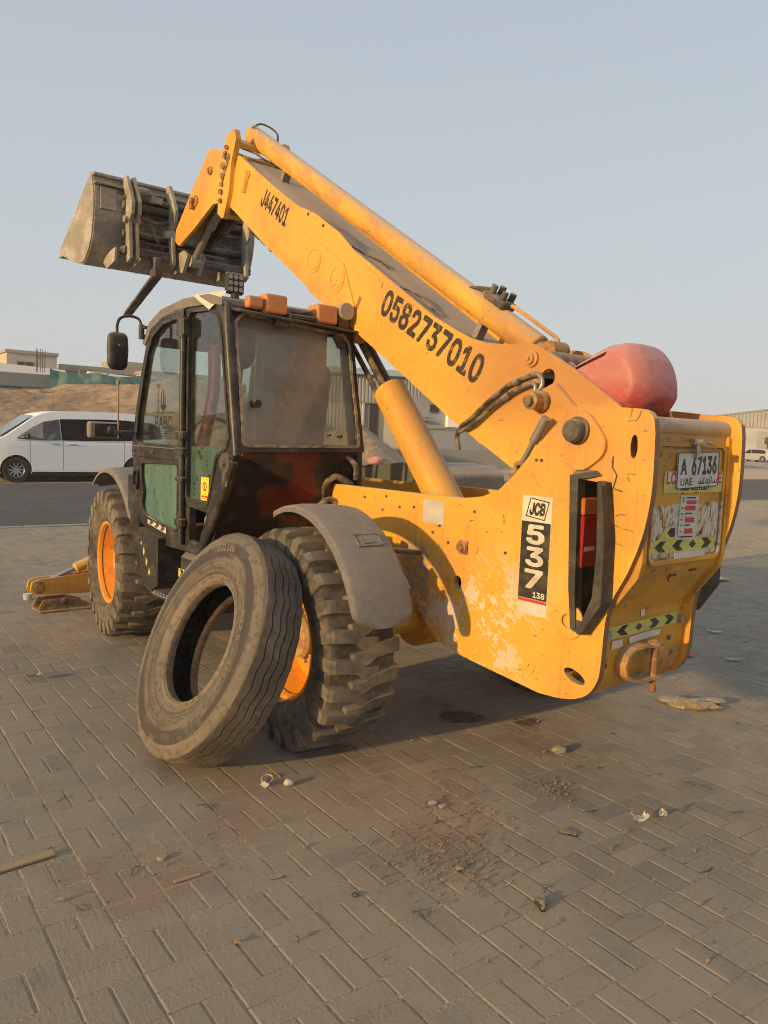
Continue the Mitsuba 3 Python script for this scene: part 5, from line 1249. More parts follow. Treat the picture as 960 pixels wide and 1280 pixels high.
part('stabiliser_cylinder', cat_([cyl((4.14, 0.90, 0.345), (4.14, 0.45, 0.53), 0.05, n=20, b=0.006)]), 'yellow_paint', parent=sk, smooth=30)
part('stabiliser_rod', cyl((4.14, 1.20, 0.235), (4.14, 0.88, 0.352), 0.022, n=16), 'chrome', parent=sk, smooth=40)
fk = part('foot_pad', cat_([box((3.98, 0.80, 0.0), (4.26, 1.25, 0.014), 0.003), on_plane(soften([(-1.235, 0.012), (-1.235, 0.05), (-1.20, 0.105), (-0.98, 0.105), (-0.83, 0.06), (-0.815, 0.012)], 0.008), (4.05, 0, 0), -Y_, Z_, 0.014), on_plane(soften([(-1.235, 0.012), (-1.235, 0.05), (-1.20, 0.105), (-0.98, 0.105), (-0.83, 0.06), (-0.815, 0.012)], 0.008), (4.22, 0, 0), -Y_, Z_, 0.014)]), 'grease_steel', parent=sk, label='flat steel foot of the stabiliser on the pavers')
part('foot_pin', cat_([lathe([(0, 0), (0.028, 0), (0.028, 0.02), (0.015, 0.022), (0.015, 0.03), (0, 0.03)], (4.036, 1.03, 0.075), -X_, 16)]), 'dark_steel', parent=sk, smooth=30)
part('front_frame', cat_([box((3.3, -0.36, 0.45), (4.22, 0.36, 0.75), 0.03), box((4.05, -0.6, 0.35), (4.25, 0.6, 0.62), 0.03)]), 'yellow_paint')

# ------------------------------------------------------------------ the loose lorry tyre leaning on the rear wheel
SR, SW, SH = 0.582, 0.255, 0.300
s_n = unit(arr(0.067, 0.906, 0.412)); s_s = unit(np.cross(Z_, s_n)); s_t = np.cross(s_n, s_s)
SA = MA @ np.stack([s_s, s_n, -s_t], 1)          # local x: sideways, y: face normal, z
if np.linalg.det(SA) < 0:
    SA = MA @ np.stack([-s_s, s_n, s_t], 1)
else:
    SA = MA @ np.stack([s_s, s_n, -s_t], 1)
SZ = SR * math.cos(math.asin(s_n[2])) + 0.36 * SW * abs(s_n[2]) - 0.006
SF = frame(SA, to_world((0.455, 1.437, SZ)))
half = SW / 2
prof = [(SH + 0.002, 0.052), (SH - 0.002, 0.075), (SH + 0.002, 0.092), (SH + 0.014, 0.104), (SH + 0.020, 0.104), (SH + 0.030, 0.098), (SH + 0.036, 0.099), (SH + 0.040, 0.104), (SH + 0.058, 0.113), (SH + 0.061, 0.1165), (SH + 0.064, 0.114), (SH + 0.085, 0.1185), (SH + 0.108, 0.1235), (SH + 0.111, 0.1265), (SH + 0.115, 0.1245), (SH + 0.150, 0.1265), (SH + 0.158, 0.1285), (SH + 0.164, 0.1275), (SH + 0.195, 0.124), (SH + 0.215, 0.119), (SH + 0.221, 0.1195),
        (SH + 0.226, 0.118), (SH + 0.250, 0.111), (SR - 0.018, 0.105), (SR - 0.010, 0.101)]
tread_y = [0.097, 0.064, 0.0615, 0.0585, 0.056, 0.021, 0.0185, 0.0155, 0.013]
crown = lambda y: SR - 0.008 * (y / 0.1) ** 2
rows = []
for r, y in prof:
    rows.append((r, y, 0, 0))
for k, y in enumerate(tread_y):
    groove = k in (2, 3, 6, 7)
    rows.append((crown(y) - (0.011 if groove else 0), y, 1, 0))
rows += [(r, -y, z, 0) for r, y, z, _ in rows[::-1]]
inner = [(SH + 0.002, -0.052), (SH + 0.03, -0.085), (SH + 0.12, -0.106), (SH + 0.22, -0.098), (SR - 0.035, -0.07), (SR - 0.03, 0), (SR - 0.035, 0.07), (SH + 0.22, 0.098), (SH + 0.12, 0.106), (SH + 0.03, 0.085)]
na = 240
V = []
for k in range(na):
    a = 2 * math.pi * k / na
    zz = abs((a * 26 / (2 * math.pi)) % 1.0 - 0.5) * 2 - 0.5
    for r, y, z, _ in rows:
        V.append((r * math.cos(a), y + 0.012 * zz * z, r * math.sin(a)))
n = len(rows); F = []
for k in range(na):
    for j in range(n - 1):
        p, q = k * n + j, ((k + 1) % na) * n + j
        F += [[p, q, q + 1], [p, q + 1, p + 1]]
ms = trimesh.Trimesh(np.array(V), F, process=False)
ms.fix_normals()
LT = tag(nk('loose_tyre'), 'worn dusty lorry tyre leaning against the rear wheel of the yellow telehandler', 'tyre')


def spare(name, m, mat, smooth=False, kind=None):
    return add(name, m, mat, parent=LT, fr=SF, smooth=smooth, kind=kind)


spare('casing', ms, 'spare_rubber', 28)
lin = lathe([(r, y) for r, y in inner], (0, 0, 0), Y_, 96)
spare('lining', lin, 'spare_dark', 30)
bead = lathe([(SH - 0.002, 0.078), (SH + 0.013, 0.104), (SH + 0.013, 0.08), (SH - 0.002, 0.078)], (0, 0, 0), Y_, 96)


def curved_text(text, radius, a_mid, height, y_at, mirror=1, bold=True, wide=1.0):
    m = meshkit.text_mesh(text, height, 0.0025, bold); v = m.vertices.copy()
    v[:, 0] = (v[:, 0] - 0.5 * (v[:, 0].min() + v[:, 0].max())) * wide
    a = a_mid + mirror * v[:, 0] / radius; r = radius + v[:, 1]
    m.vertices = np.stack([r * np.cos(a), y_at + v[:, 2], r * np.sin(a)], 1)
    m.fix_normals()
    return m


# which way is up on the tyre's face: local z axis seen in the world
zw = SA[:, 2][2]
top = math.pi / 2 if zw > 0 else -math.pi / 2
sgn = -1 if zw > 0 else 1
xw = float((MA.T @ SA[:, 0]) @ arr(-1, 0, 0))         # +1 when local x runs to the rear of the machine, which is the picture's right
mir = -1 if (zw > 0) == (xw > 0) else 1
spare('raised_lettering', cat_([curved_text('EILUN', SH + 0.166, top + mir * -0.12, 0.036, 0.1265, mir, True, 1.15), curved_text('R22.5', SH + 0.112, top - mir * -1.18, 0.028, 0.124, mir, True, 1.3), curved_text('315/80', SH + 0.112, top - mir * -1.75, 0.028, 0.124, mir, True, 1.2)]), 'letter_dust')
bandp = []
for a0, a1 in ((top + mir * -0.55, top + mir * 0.38), (top + mir * 2.2, top + mir * 3.1), (top - mir * 2.6, top - mir * 2.2)):
    aa = np.linspace(a0, a1, 30)
    r0, r1 = SH + 0.158, SH + 0.213
    vv = np.array([(r * math.cos(a), y, r * math.sin(a)) for a in aa for r, y in ((r0, 0.1283), (0.5 * (r0 + r1), 0.1272), (r1, 0.1203))])
    fc = []
    for k in range(29):
        for j in (0, 1):
            p = k * 3 + j
            fc += [[p, p + 3, p + 4], [p, p + 4, p + 1]]
    bandp.append(trimesh.Trimesh(vv, fc, process=False))
for m in bandp:
    spare('dark_band', m, 'spare_dark', True)
sip = []
for k in range(110):
    a = 2 * math.pi * k / 110
    y, r = 0.112, SR - 0.024
    sip.append(hull([(r * math.cos(a + d) + e * math.cos(a), y + 0.0035 + (0.004 if e < 0 else -0.004), r * math.sin(a + d) + e * math.sin(a)) for d in (-0.006, 0.006) for e in (-0.010, 0.012)] + [((r - .02) * math.cos(a), y - .01, (r - .02) * math.sin(a))]))

# ------------------------------------------------------------------ the red plastic can on the boom
can_pts = []
prof_c = [(-0.60, 1.985), (-0.70, 2.03), (-0.80, 2.07), (-0.90, 2.105), (-0.955, 2.095), (-1.01, 2.03), (-1.04, 1.95), (-1.05, 1.86), (-1.01, 1.80), (-0.90, 1.80), (-0.72, 1.87)]
for (x, z) in prof_c:
    for y, k in ((-0.17, 0.80), (-0.12, 0.96), (0.0, 1.0), (0.12, 0.96), (0.17, 0.80)):
        can_pts.append((-0.88 + (x + 0.88) * k, y, 1.93 + (z - 1.93) * k))
_ball = trimesh.creation.icosphere(2, 0.04).vertices
_cc = arr(-0.88, 0, 1.93)
_ch = hull(np.vstack([_ball + _cc + (arr(*q) - _cc) * 0.86 for q in can_pts]))
cm = m3.Manifold(m3.Mesh(np.array(_ch.vertices, np.float32), np.array(_ch.faces, np.uint32)))
hm = hull([(-0.56, 0.06, 2.06), (-0.83, 0.10, 2.105), (-0.83, 0.13, 2.20), (-0.56, 0.13, 2.16), (-0.56, -0.06, 2.06), (-0.83, -0.10, 2.09), (-0.83, -0.13, 2.2), (-0.56, -0.13, 2.16)])
cm = cm - m3.Manifold(m3.Mesh(np.array(hm.vertices, np.float32), np.array(hm.faces, np.uint32)))
cm = cm.refine_to_length(0.014).to_mesh()
cmesh = trimesh.Trimesh(cm.vert_properties[:, :3].astype(float), cm.tri_verts, process=True)
trimesh.smoothing.filter_laplacian(cmesh, 0.5, iterations=12, volume_constraint=False)
gv_ = hull([(x_, y_, z_ + k) for k in (-0.010, 0.010) for x_, z_ in ((-0.58, 1.955), (-0.86, 2.06)) for y_ in (0.07, 0.30)])
cm = m3.Manifold(m3.Mesh(np.array(cmesh.vertices, np.float32), np.array(cmesh.faces, np.uint32))) - m3.Manifold(m3.Mesh(np.array(gv_.vertices, np.float32), np.array(gv_.faces, np.uint32)))
cm = cm.to_mesh()
cmesh = trimesh.Trimesh(cm.vert_properties[:, :3].astype(float), cm.tri_verts, process=True)
RC = tag(nk('fuel_can'), 'faded red plastic can lying on the rear end of the boom', 'can')
add('can_body', cmesh, 'faded_red', parent=RC, fr=MF, smooth=35)
add('can_handle', tube([(-0.84, 0.0, 2.075), (-0.80, 0.0, 2.105), (-0.70, 0.0, 2.075), (-0.62, 0.0, 2.025), (-0.60, 0.0, 1.98)], 0.017, 10), 'faded_red', parent=RC, fr=MF, smooth=40)
add('can_lid', cyl((-0.60, 0.08, 1.99), (-0.57, 0.08, 2.02), 0.035, n=18, b=0.005), 'faded_red', parent=RC, fr=MF, smooth=30)

# ------------------------------------------------------------------ vehicles: x forward, y left
def car(name, label, cat, group, fr, L, Wd, side_pts, panes, wheel_x, wr, body, seam_x, handles, parts=True, see_through=None):
    k = tag(nk(name), label, cat, group)
    def cp(n, m, mat, parent=None, smooth=False):
        return add(n, m, mat, parent=parent or k, fr=fr, smooth=smooth)
    H = max(z for _, z in side_pts)
    def bend(m, extra=0.0):
        v = np.asarray(m.vertices).copy()
        t = np.clip((v[:, 2] - 0.52 * H) / (0.48 * H), 0, 1); e = np.clip((np.abs(v[:, 0]) - 0.30 * L) / (0.20 * L), 0, 1); lo = np.clip((0.35 - v[:, 2]) / 0.35, 0, 1)
        v[:, 1] *= (1 - 0.17 * t ** 1.3) * (1 - 0.12 * e ** 2) * (1 - 0.04 * lo)
        m = m.copy(); m.vertices = v
        return m
    s = Polygon(side_pts).buffer(0.05, quad_segs=4).buffer(-0.05)
    sp = spline(np.array([(x, 0, z) for x, z in side_pts]), 4)[:, [0, 2]]
    pl = Polygon(sp).buffer(0)
    arches = unary_union([Point(x, wr).buffer(wr + 0.055, quad_segs=10) for x in wheel_x])
    cut = pl.difference(arches)
    holes = unary_union([soften(q, 0.03) for q in (see_through or [])])
    shell = cut.difference(holes) if see_through else cut
    def slab(p, y0, y1, size=0.16):
        m = ext(p, y0, y1)
        return m.subdivide_to_size(size, max_iter=12) if True else m
    ms = [slab(shell, -Wd / 2, Wd / 2)]
    cp('body', bend(cat_(ms)), body, smooth=38)
    if see_through:
        cp('cabin_lining', bend(slab(holes.buffer(0.004).difference(holes.buffer(-0.012)), -Wd / 2 + 0.03, Wd / 2 - 0.03)), 'car_black')
    cp('underbody', box((-L * 0.46, -Wd * 0.42, 0.2), (L * 0.46, Wd * 0.42, 0.5)), 'car_black')
    for sgn_ in (1, -1):
        for n_, p_, mat in panes:
            if mat == 'car_glass':
                pv, pf = trimesh.creation.triangulate_polygon(soften(p_, 0.03), engine='earcut')
                m = trimesh.Trimesh(np.stack([pv[:, 0], np.full(len(pv), sgn_ * (Wd / 2 - 0.003)), pv[:, 1]], 1), pf, process=False).subdivide_to_size(0.12, max_iter=12)
                cp(n_, bend(m), mat)
                continue
            m = slab(soften(p_, 0.03), sgn_ * (Wd / 2) - (0.004 if sgn_ < 0 else -0.001), sgn_ * (Wd / 2) + (0.004 if sgn_ > 0 else -0.001), 0.12)
            cp(n_, bend(m), mat)
        if parts:
            gs = [sbox(x - 0.006, 0.33, x + 0.006, 0.60 * H) for x in seam_x]
            cp('door_seam', bend(slab(unary_union(gs), min(sgn_ * Wd / 2, sgn_ * (Wd / 2 + 0.002)), max(sgn_ * Wd / 2, sgn_ * (Wd / 2 + 0.002)))), 'car_black')
            for x, z in handles:
                cp('door_handle', bend(box((x - 0.10, sgn_ * Wd / 2, z), (x + 0.10, sgn_ * (Wd / 2 + 0.035), z + 0.03), 0.008)), 'alloy')
            cp('sill', bend(slab(sbox(wheel_x[1] + wr + 0.05, 0.18, wheel_x[0] - wr - 0.05, 0.29), min(sgn_ * Wd / 2, sgn_ * (Wd / 2 + 0.006)), max(sgn_ * Wd / 2, sgn_ * (Wd / 2 + 0.006)))), 'car_black')
        for x in wheel_x:
            w = nk(k + '__wheel')
            y = sgn_ * (Wd / 2 - 0.12)
            cp('tyre', lathe([(wr * 0.62, -0.10), (wr * 0.95, -0.105), (wr, -0.08), (wr, 0.08), (wr * 0.95, 0.105), (wr * 0.62, 0.10), (wr * 0.62, -0.10)], (x, y, wr), Y_ * sgn_, 36), 'car_tyre', w, 35)
            sp_ = [lathe([(wr * 0.56, 0.06), (wr * 0.63, 0.10), (wr * 0.64, 0.09), (wr * 0.57, 0.04), (wr * 0.56, 0.06)], (x, y, wr), Y_ * sgn_, 36)]
            for q in range(10):
                a = q * math.pi / 5
                sp_.append(hull([(x + r * math.cos(a + d), y + sgn_ * yy, wr + r * math.sin(a + d)) for r, d, yy in ((0.05, -0.5, .07), (0.05, .5, .07), (wr * .58, -.07, .085), (wr * .58, .07, .085), (0.05, 0, .05), (wr * .58, 0, .07))]))
            cp('rim', cat_(sp_ + [cyl((x, y, wr), (x, y + sgn_ * 0.08, wr), 0.06, n=14)]), 'alloy', w, 30)
            cp('wheel_well', cyl((x, y - sgn_ * 0.3, wr), (x, y + sgn_ * 0.045, wr), wr * 0.6, n=20), 'car_black', w)
    return k, cp, bend, slab


def car_frame(t, b, ang, z=0.0):
    q = road(t, b, z)
    return frame(rotz(ang), q)


ROAD = math.atan2(0.6, 0.8)
VL, VW = 5.25, 1.99
van_side = [(2.62, 0.55), (2.60, 0.85), (2.50, 1.02), (2.20, 1.14), (1.95, 1.20), (1.50, 1.52), (1.10, 1.80), (0.70, 1.93), (0.0, 1.985), (-1.2, 1.985), (-2.2, 1.93), (-2.45, 1.80), (-2.58, 1.35), (-2.62, 0.9), (-2.58, 0.45), (-2.4, 0.25), (2.4, 0.25), (2.60, 0.38)]
front_win = [(1.66, 1.18), (1.20, 1.50), (0.90, 1.66), (0.50, 1.74), (0.46, 1.16), (1.0, 1.15)]
rear_win = [(0.455, 1.155), (0.495, 1.745), (-0.6, 1.78), (-1.28, 1.78), (-1.28, 1.175)]
rear_win2 = [(-1.275, 1.175), (-1.275, 1.78), (-2.1, 1.73), (-2.38, 1.62), (-2.42, 1.27)]
# its front wheel stands 16.6 m up the road's line, on the far edge
vf = frame(rotz(ROAD + math.pi), road(2.58, 9.75 + VW / 2 - 0.12, -0.004))
VK, vcp, vbend, vslab = car('people_carrier', 'white people carrier with dark windows on the far side of the road', 'van', None, vf, VL, VW, van_side,
                            [('front_window', front_win, 'car_glass'), ('rear_window', rear_win, 'dark_pane'), ('rear_window', rear_win2, 'dark_pane')], (1.63, -1.64), 0.345, 'car_white', (1.28, 0.42, -1.28), ((0.62, 1.04), (0.16, 1.04)), True, [front_win])
wsc = [arr(2.0, 0, 1.215), arr(1.50, 0, 1.555), arr(1.13, 0, 1.815)]
m = trimesh.Trimesh(np.array([(q[0] + 0.012, y, q[2] + 0.014) for q in wsc for y in (-0.80, 0.80)]), [[0, 1, 3], [0, 3, 2], [2, 3, 5], [2, 5, 4]], process=False)
vcp('windscreen', vbend(m), 'sky_pane')
for s in (1, -1):
    vcp('head_lamp', vbend(box((2.35, s * 0.62, 0.72), (2.60, s * 0.92, 0.88), 0.02)), 'lamp_glass')
vcp('hood_line', vbend(vslab(sbox(2.05, 1.0, 2.5, 1.012), VW / 2, VW / 2 + 0.003)), 'car_black')
for s in (1, -1):
    vcp('wing_mirror', box((1.28, s * 0.86, 1.17), (1.40, s * 1.10, 1.32), 0.04), 'car_black', smooth=25)
vcp('trim_strip', vbend(vslab(sbox(-2.40, 1.135, 1.62, 1.155), VW / 2, VW / 2 + 0.004)), 'alloy')
for y in (-0.42, 0.42):
    vcp('front_seat', cat_([box((0.30, y - 0.24, 0.75), (0.48, y + 0.24, 1.38), 0.05), box((0.30, y - 0.12, 1.37), (0.40, y + 0.12, 1.62), 0.04)]), 'car_black', smooth=25)
vcp('steering_wheel', sweep([(1.18 + 0.06 * math.sin(t), 0.42 + 0.19 * math.cos(t), 1.12 + 0.17 * math.sin(t)) for t in np.linspace(0, 2 * math.pi, 25)], [(0.018 * math.cos(t), 0.018 * math.sin(t)) for t in np.arange(6) * math.pi / 3]), 'car_black', smooth=40)


# its driver: one body through the joints, then head, hair, shirt
def limb_body(bones, edge=0.02, it=10):
    tot = None
    for (p, rp), (q, rq_) in bones:
        a = trimesh.creation.icosphere(2, rp); a.apply_translation(p); b = trimesh.creation.icosphere(2, rq_); b.apply_translation(q)
        h = hull(np.vstack([a.vertices, b.vertices])); mm = m3.Manifold(m3.Mesh(np.array(h.vertices, np.float32), np.array(h.faces, np.uint32)))
        tot = mm if tot is None else tot + mm
    mm = tot.refine_to_length(edge).to_mesh(); t = trimesh.Trimesh(mm.vert_properties[:, :3].astype(float), mm.tri_verts, process=True)
    trimesh.smoothing.filter_taubin(t, 0.5, 0.5, iterations=it)
    return t


px, py = 0.56, 0.42
J = dict(hip=((px, py, 0.78), .15), chest=((px - .02, py, 1.17), .15), shl=((px, py + .19, 1.28), .065), shr=((px, py - .19, 1.28), .065), neck=((px + .01, py, 1.36), .055), head=((px + .03, py, 1.50), .10), chin=((px + .08, py, 1.44), .05),
         ell=((px + .22, py + .24, 1.08), .045), elr=((px + .22, py - .22, 1.06), .045), wl=((px + .48, py + .16, 1.20), .03), wr=((px + .48, py - .12, 1.20), .03), knl=((px + .42, py + .12, 0.78), .07), knr=((px + .42, py - .12, 0.78), .07),
         hl=((px + .57, py + .15, 1.23), .035), hr=((px + .57, py - .12, 1.23), .035), nose=((px + .13, py, 1.49), .018))
bones = [('hip', 'chest'), ('chest', 'shl'), ('chest', 'shr'), ('chest', 'neck'), ('neck', 'head'), ('head', 'chin'), ('shl', 'ell'), ('shr', 'elr'), ('ell', 'wl'), ('elr', 'wr'), ('hip', 'knl'), ('hip', 'knr'), ('wl', 'hl'), ('wr', 'hr'), ('head', 'nose')]
PK = tag(nk('person'), 'driver in a pale shirt with both hands on the wheel of the white people carrier', 'person')
add('body', limb_body([(J[a], J[b]) for a, b in bones]), 'skin', parent=PK, fr=vf, smooth=True)
sh = {k_: (p_, r_ + 0.014) for k_, (p_, r_) in J.items()}
add('shirt', limb_body([(sh[a], sh[b]) for a, b in (('hip', 'chest'), ('chest', 'shl'), ('chest', 'shr'), ('shl', 'ell'), ('shr', 'elr'))]), 'shirt_pale', parent=PK, fr=vf, smooth=True)
add('hair', limb_body([(((px + .0, py, 1.535), .098), ((px - .01, py, 1.55), .085))]), 'hair_dark', parent=PK, fr=vf, smooth=True)

# cars parked far off by the sheds
suv_side = [(2.25, 0.5), (2.25, 0.85), (2.1, 1.0), (1.3, 1.10), (0.75, 1.55), (0.3, 1.68), (-1.4, 1.70), (-2.0, 1.55), (-2.25, 1.1), (-2.28, 0.5), (-2.1, 0.28), (2.1, 0.28)]
wn = [[(1.05, 1.08), (0.62, 1.52), (0.2, 1.58), (0.2, 1.08)], [(0.12, 1.08), (0.12, 1.58), (-1.2, 1.58), (-1.7, 1.45), (-1.75, 1.10)]]
sed_side = [(2.3, 0.45), (2.25, 0.75), (2.0, 0.88), (1.0, 0.98), (0.35, 1.38), (-0.3, 1.46), (-1.0, 1.40), (-1.7, 1.05), (-2.25, 0.98), (-2.3, 0.5), (-2.1, 0.25), (2.1, 0.25)]
wn2 = [[(0.75, 0.98), (0.25, 1.32), (-0.15, 1.37), (-0.15, 0.98)], [(-0.23, 0.98), (-0.23, 1.37), (-0.9, 1.33), (-1.4, 1.05)]]


def wframe(x, y, ang, z=-0.022):
    return frame(rotz(ang), (x, y, z))


car('parked_car', 'silver off-road car parked by the pale shed beyond the road', 'car', None, wframe(47.9, 103.5, 2.2), 4.55, 1.85, suv_side, [('window', q, 'dark_pane') for q in wn], (1.42, -1.42), 0.37, 'car_silver', (0.16,), ((0.0, 0.95),), False)
car('parked_car', 'white saloon parked beside the silver car beyond the road', 'car', None, wframe(50.1, 104.0, 2.3), 4.6, 1.8, sed_side, [('window', q, 'dark_pane') for q in wn2], (1.42, -1.42), 0.33, 'car_white', (-0.19,), ((-0.1, 0.9),), False)
car('parked_car', 'second white saloon at the far end of the parked cars', 'car', None, wframe(52.9, 105.0, 2.3), 4.6, 1.8, sed_side, [('window', q, 'dark_pane') for q in wn2], (1.42, -1.42), 0.33, 'car_white', (-0.19,), ((-0.1, 0.9),), False)

# ------------------------------------------------------------------ buildings beyond the bank, each in a frame of its own: x to the right along its front, y away, z up
def bframe(x, y, ang, z=-0.022):
    return frame(rotz(ang), (x, y, z))


def building(name, label, cat, fr, group=None):
    k = tag(nk(name), label, cat, group)
    return k, (lambda n, m, mat, parent=None, **kw: add(n, m, mat, parent=parent or k, fr=fr, **kw))


AL = ROAD
# cream house
hk_, hp_ = building('cream_house', 'small cream house with a flat roof rising behind the white roofs', 'house', bframe(-35.2, 74.0, AL))
hp_('wall', box((0, 0, 0), (4.4, 5, 7.9)), 'cream_wall')
hp_('parapet', box((-0.15, -0.15, 7.9), (4.55, 5.15, 8.2), 0.03), 'beige_wall')
w_ = hp_('window', box((0.9, -0.04, 6.55), (2.3, 0.02, 7.15)), 'dark_opening')
hp_('window_frame', cat_([box((0.84, -0.07, 6.49), (2.36, -0.02, 6.55)), box((0.84, -0.07, 7.15), (2.36, -0.02, 7.21)), box((1.57, -0.07, 6.55), (1.63, -0.02, 7.15))]), 'beige_wall', parent=w_)
hp_('door', box((3.2, -0.05, 0), (4.1, 0.0, 2.1)), 'dark_opening')
# long pale roofs
for (x, y, L, D, h, top, lab) in ((-37.5, 60.5, 13.5, 7, 5.2, 6.85, 'low shed with a sloping off-white roof before the cream house'), (-24.6, 68.0, 10.5, 6, 5.2, 6.25, 'low shed with a pale roof beside the far beige building')):
    k_, p_ = building('low_shed', lab, 'shed', bframe(x, y, AL))
    p_('wall', box((0.2, 0.2, 0), (L - 0.2, D - 0.2, h)), 'beige_wall')
    p_('roof', hull([(0, 0, h), (L, 0, h - 0.55), (0, D, h), (L, D, h - 0.55), (0, D * 0.5, top), (L, D * 0.5, top - 0.55)]), 'white_roof')
# far beige block
k_, p_ = building('far_block', 'long beige flat-roofed block far behind the green netting', 'building', bframe(-33.5, 82, AL))
p_('wall', box((0, 0, 0), (17, 9, 7.0)), 'beige_wall')
p_('parapet', box((-0.2, -0.2, 7.0), (17.2, 9.2, 7.6)), 'beige_wall')
for i in range(5):
    w_ = p_('window', box((1.2 + 3.2 * i, -0.05, 5.2), (2.8 + 3.2 * i, 0.0, 6.4)), 'dark_opening')
    p_('window_frame', cat_([box((1.12 + 3.2 * i, -0.10, 6.4), (2.88 + 3.2 * i, 0.0, 6.5)), box((1.97 + 3.2 * i, -0.08, 5.2), (2.03 + 3.2 * i, -0.051, 6.4))]), 'concrete_grey', parent=w_)
p_('stair_room', box((5.4, 1.2, 7.0), (9.2, 4.2, 8.5)), 'beige_wall')
k_, p_ = building('far_block', 'small pale block at the right end of the far roofs beside the cab', 'building', bframe(-25.4, 84, AL))
p_('wall', box((0, 0, 0), (9, 7, 7.1)), 'cream_wall')
p_('parapet', box((-0.15, -0.15, 7.1), (9.15, 7.15, 7.4)), 'beige_wall')
p_('window', box((1.0, -0.06, 5.2), (2.2, 0, 6.2)), 'dark_opening')
# unfinished concrete building, with starter bars and netting
k_, p_ = building('unfinished_building', 'unfinished grey concrete walls with rusty starter bars beyond the sand bank', 'building', bframe(-27.0, 41.6, AL))
p_('wall', box((0, 0.2, 0), (9.6, 7, 3.62)), 'concrete_grey')
p_('ring_beam', box((-0.1, 0, 3.62), (9.7, 7.1, 4.42), 0.03), 'concrete_grey')
p_('opening', box((3.4, 0.14, 2.6), (7.4, 0.199, 3.5)), 'shed_white')
p_('pier', box((7.42, 0.05, 0), (9.3, 0.6, 3.60)), 'beige_wall')
for (x, y) in ((8.35, .5), (8.55, .5), (8.8, .5), (8.45, 0.75), (8.75, .75)):
    p_('starter_bar', cyl((x, y, 4.55), (x + rng.uniform(-.03, .03), y, 5.85 + rng.uniform(-.1, .1)), 0.02, n=6), 'twig_dark')
p_('bar_tie', cat_([box((8.32, 0.48, 4.85), (8.83, 0.52, 4.87)), box((8.32, 0.48, 5.35), (8.83, 0.52, 5.37))]), 'twig_dark')
k_, p_ = building('netting_fence', 'green netting fence stretched along the top of the sand bank', 'fence', bframe(-19.4, 46.0, AL))
nx, nz = 70, 10
gx, gz = np.meshgrid(np.linspace(0, 6.6, nx), np.linspace(1.6, 4.7, nz), indexing='ij')
gy = 0.10 * np.sin(gx * 5) * np.sin(gz * 1.7 + gx) + 0.06 * meshkit.fbm(np.stack([gx * 3, gz * 3, gx * 0], -1), 3)
zt = gz - (0.16 * np.abs(np.sin(gx * 1.2))) * (gz - 1.6) / 3.1
Vn = np.stack([gx, gy, zt], -1).reshape(-1, 3); fn_ = []
for i in range(nx - 1):
    for j in range(nz - 1):
        a = i * nz + j
        fn_ += [[a, a + nz, a + nz + 1], [a, a + nz + 1, a + 1]]
Vb = Vn + arr(0, 0.03, 0)
p_('net', cat_([trimesh.Trimesh(Vn, fn_, process=False), trimesh.Trimesh(Vb, [f[::-1] for f in fn_], process=False)]), 'green_net', smooth=True)
for i in range(5):
    p_('fence_post', box((0.05 + 1.6 * i, 0.12, 0), (0.13 + 1.6 * i, 0.2, 4.75)), 'concrete_grey')
k_, p_ = building('netting_fence', 'lower torn piece of green netting below the unfinished building', 'fence', bframe(-26.5, 38.6, AL))
p_('net', rough_up(box((0, 0, 1.2), (6.2, 0.03, 3.15)), 0.10, 0.9, 5, 0.4), 'green_net')
for i in range(4):
    p_('fence_post', box((0.3 + 1.8 * i, 0.09, 0), (0.38 + 1.8 * i, 0.17, 3.2)), 'concrete_grey')
k_, p_ = building('corrugated_fence', 'pale corrugated sheet fence at the right end of the netting', 'fence', bframe(-14.2, 50.2, AL))
for i in range(14):
    p_('sheet_panel', box((0.42 * i, 0, 0.3), (0.42 * i + 0.40, 0.05, 4.55 + 0.08 * ((i * 7) % 3)), 0.008), 'shed_beige')


# sheds with ribbed sheet walls
def ribbed(x0, x1, z0, z1, pitch, y=0.0, depth=0.05):
    ms = []
    for x in np.arange(x0, x1 - 0.01, pitch):
        a = min(pitch, x1 - x)
        ms.append(hull([(x, y, z0), (x + a * .3, y - depth, z0), (x + a * .7, y - depth, z0), (x + a * .98, y, z0), (x, y, z1), (x + a * .3, y - depth, z1), (x + a * .7, y - depth, z1), (x + a * .98, y, z1), (x, y + .02, z0), (x + a * .98, y + .02, z1)]))
    return ms


# middle warehouse: the far side of the plot, seen below the boom
k_, p_ = building('warehouse', 'grey ribbed metal warehouse with a dark doorway seen below the boom', 'warehouse', bframe(-4.6, 47.4, 0.33))
p_('frame', box((0.05, 0.1, 0), (22, 14, 5.2)), 'shed_grey')
for i in range(12):
    p_('wall_sheet', cat_(ribbed(0.9 * i, 0.9 * i + 0.9, 3.65, 5.25, 0.225)), 'shed_grey')
for i in range(5):
    if i != 4:
        p_('lower_sheet', cat_(ribbed(0.9 * i - 0.2, 0.9 * i + 0.7, 1.4, 3.55, 0.225)), 'shed_white')
p_('doorway', box((3.72, 0.03, 0.5), (4.2, 0.09, 3.53)), 'dark_opening')
p_('eaves_beam', box((-0.3, -0.10, 3.54), (11, 0.05, 3.66)), 'concrete_grey')
p_('roof', hull([(-0.4, -0.4, 5.22), (22.3, -0.4, 5.22), (-0.4, 14.3, 5.22), (22.3, 14.3, 5.22), (-0.4, 7, 6.2), (22.3, 7, 6.2)]), 'shed_grey')
k_, p_ = building('boundary_building', 'plain grey rendered block with a small dark window below the boom', 'building', bframe(0.75, 45.4, 0.33))
p_('wall', box((0.0, 0, 0), (11, 3, 3.9)), 'shed_grey')
p_('wall_step', box((0, -0.7, 0), (11.5, -0.002, 2.1)), 'shed_grey')
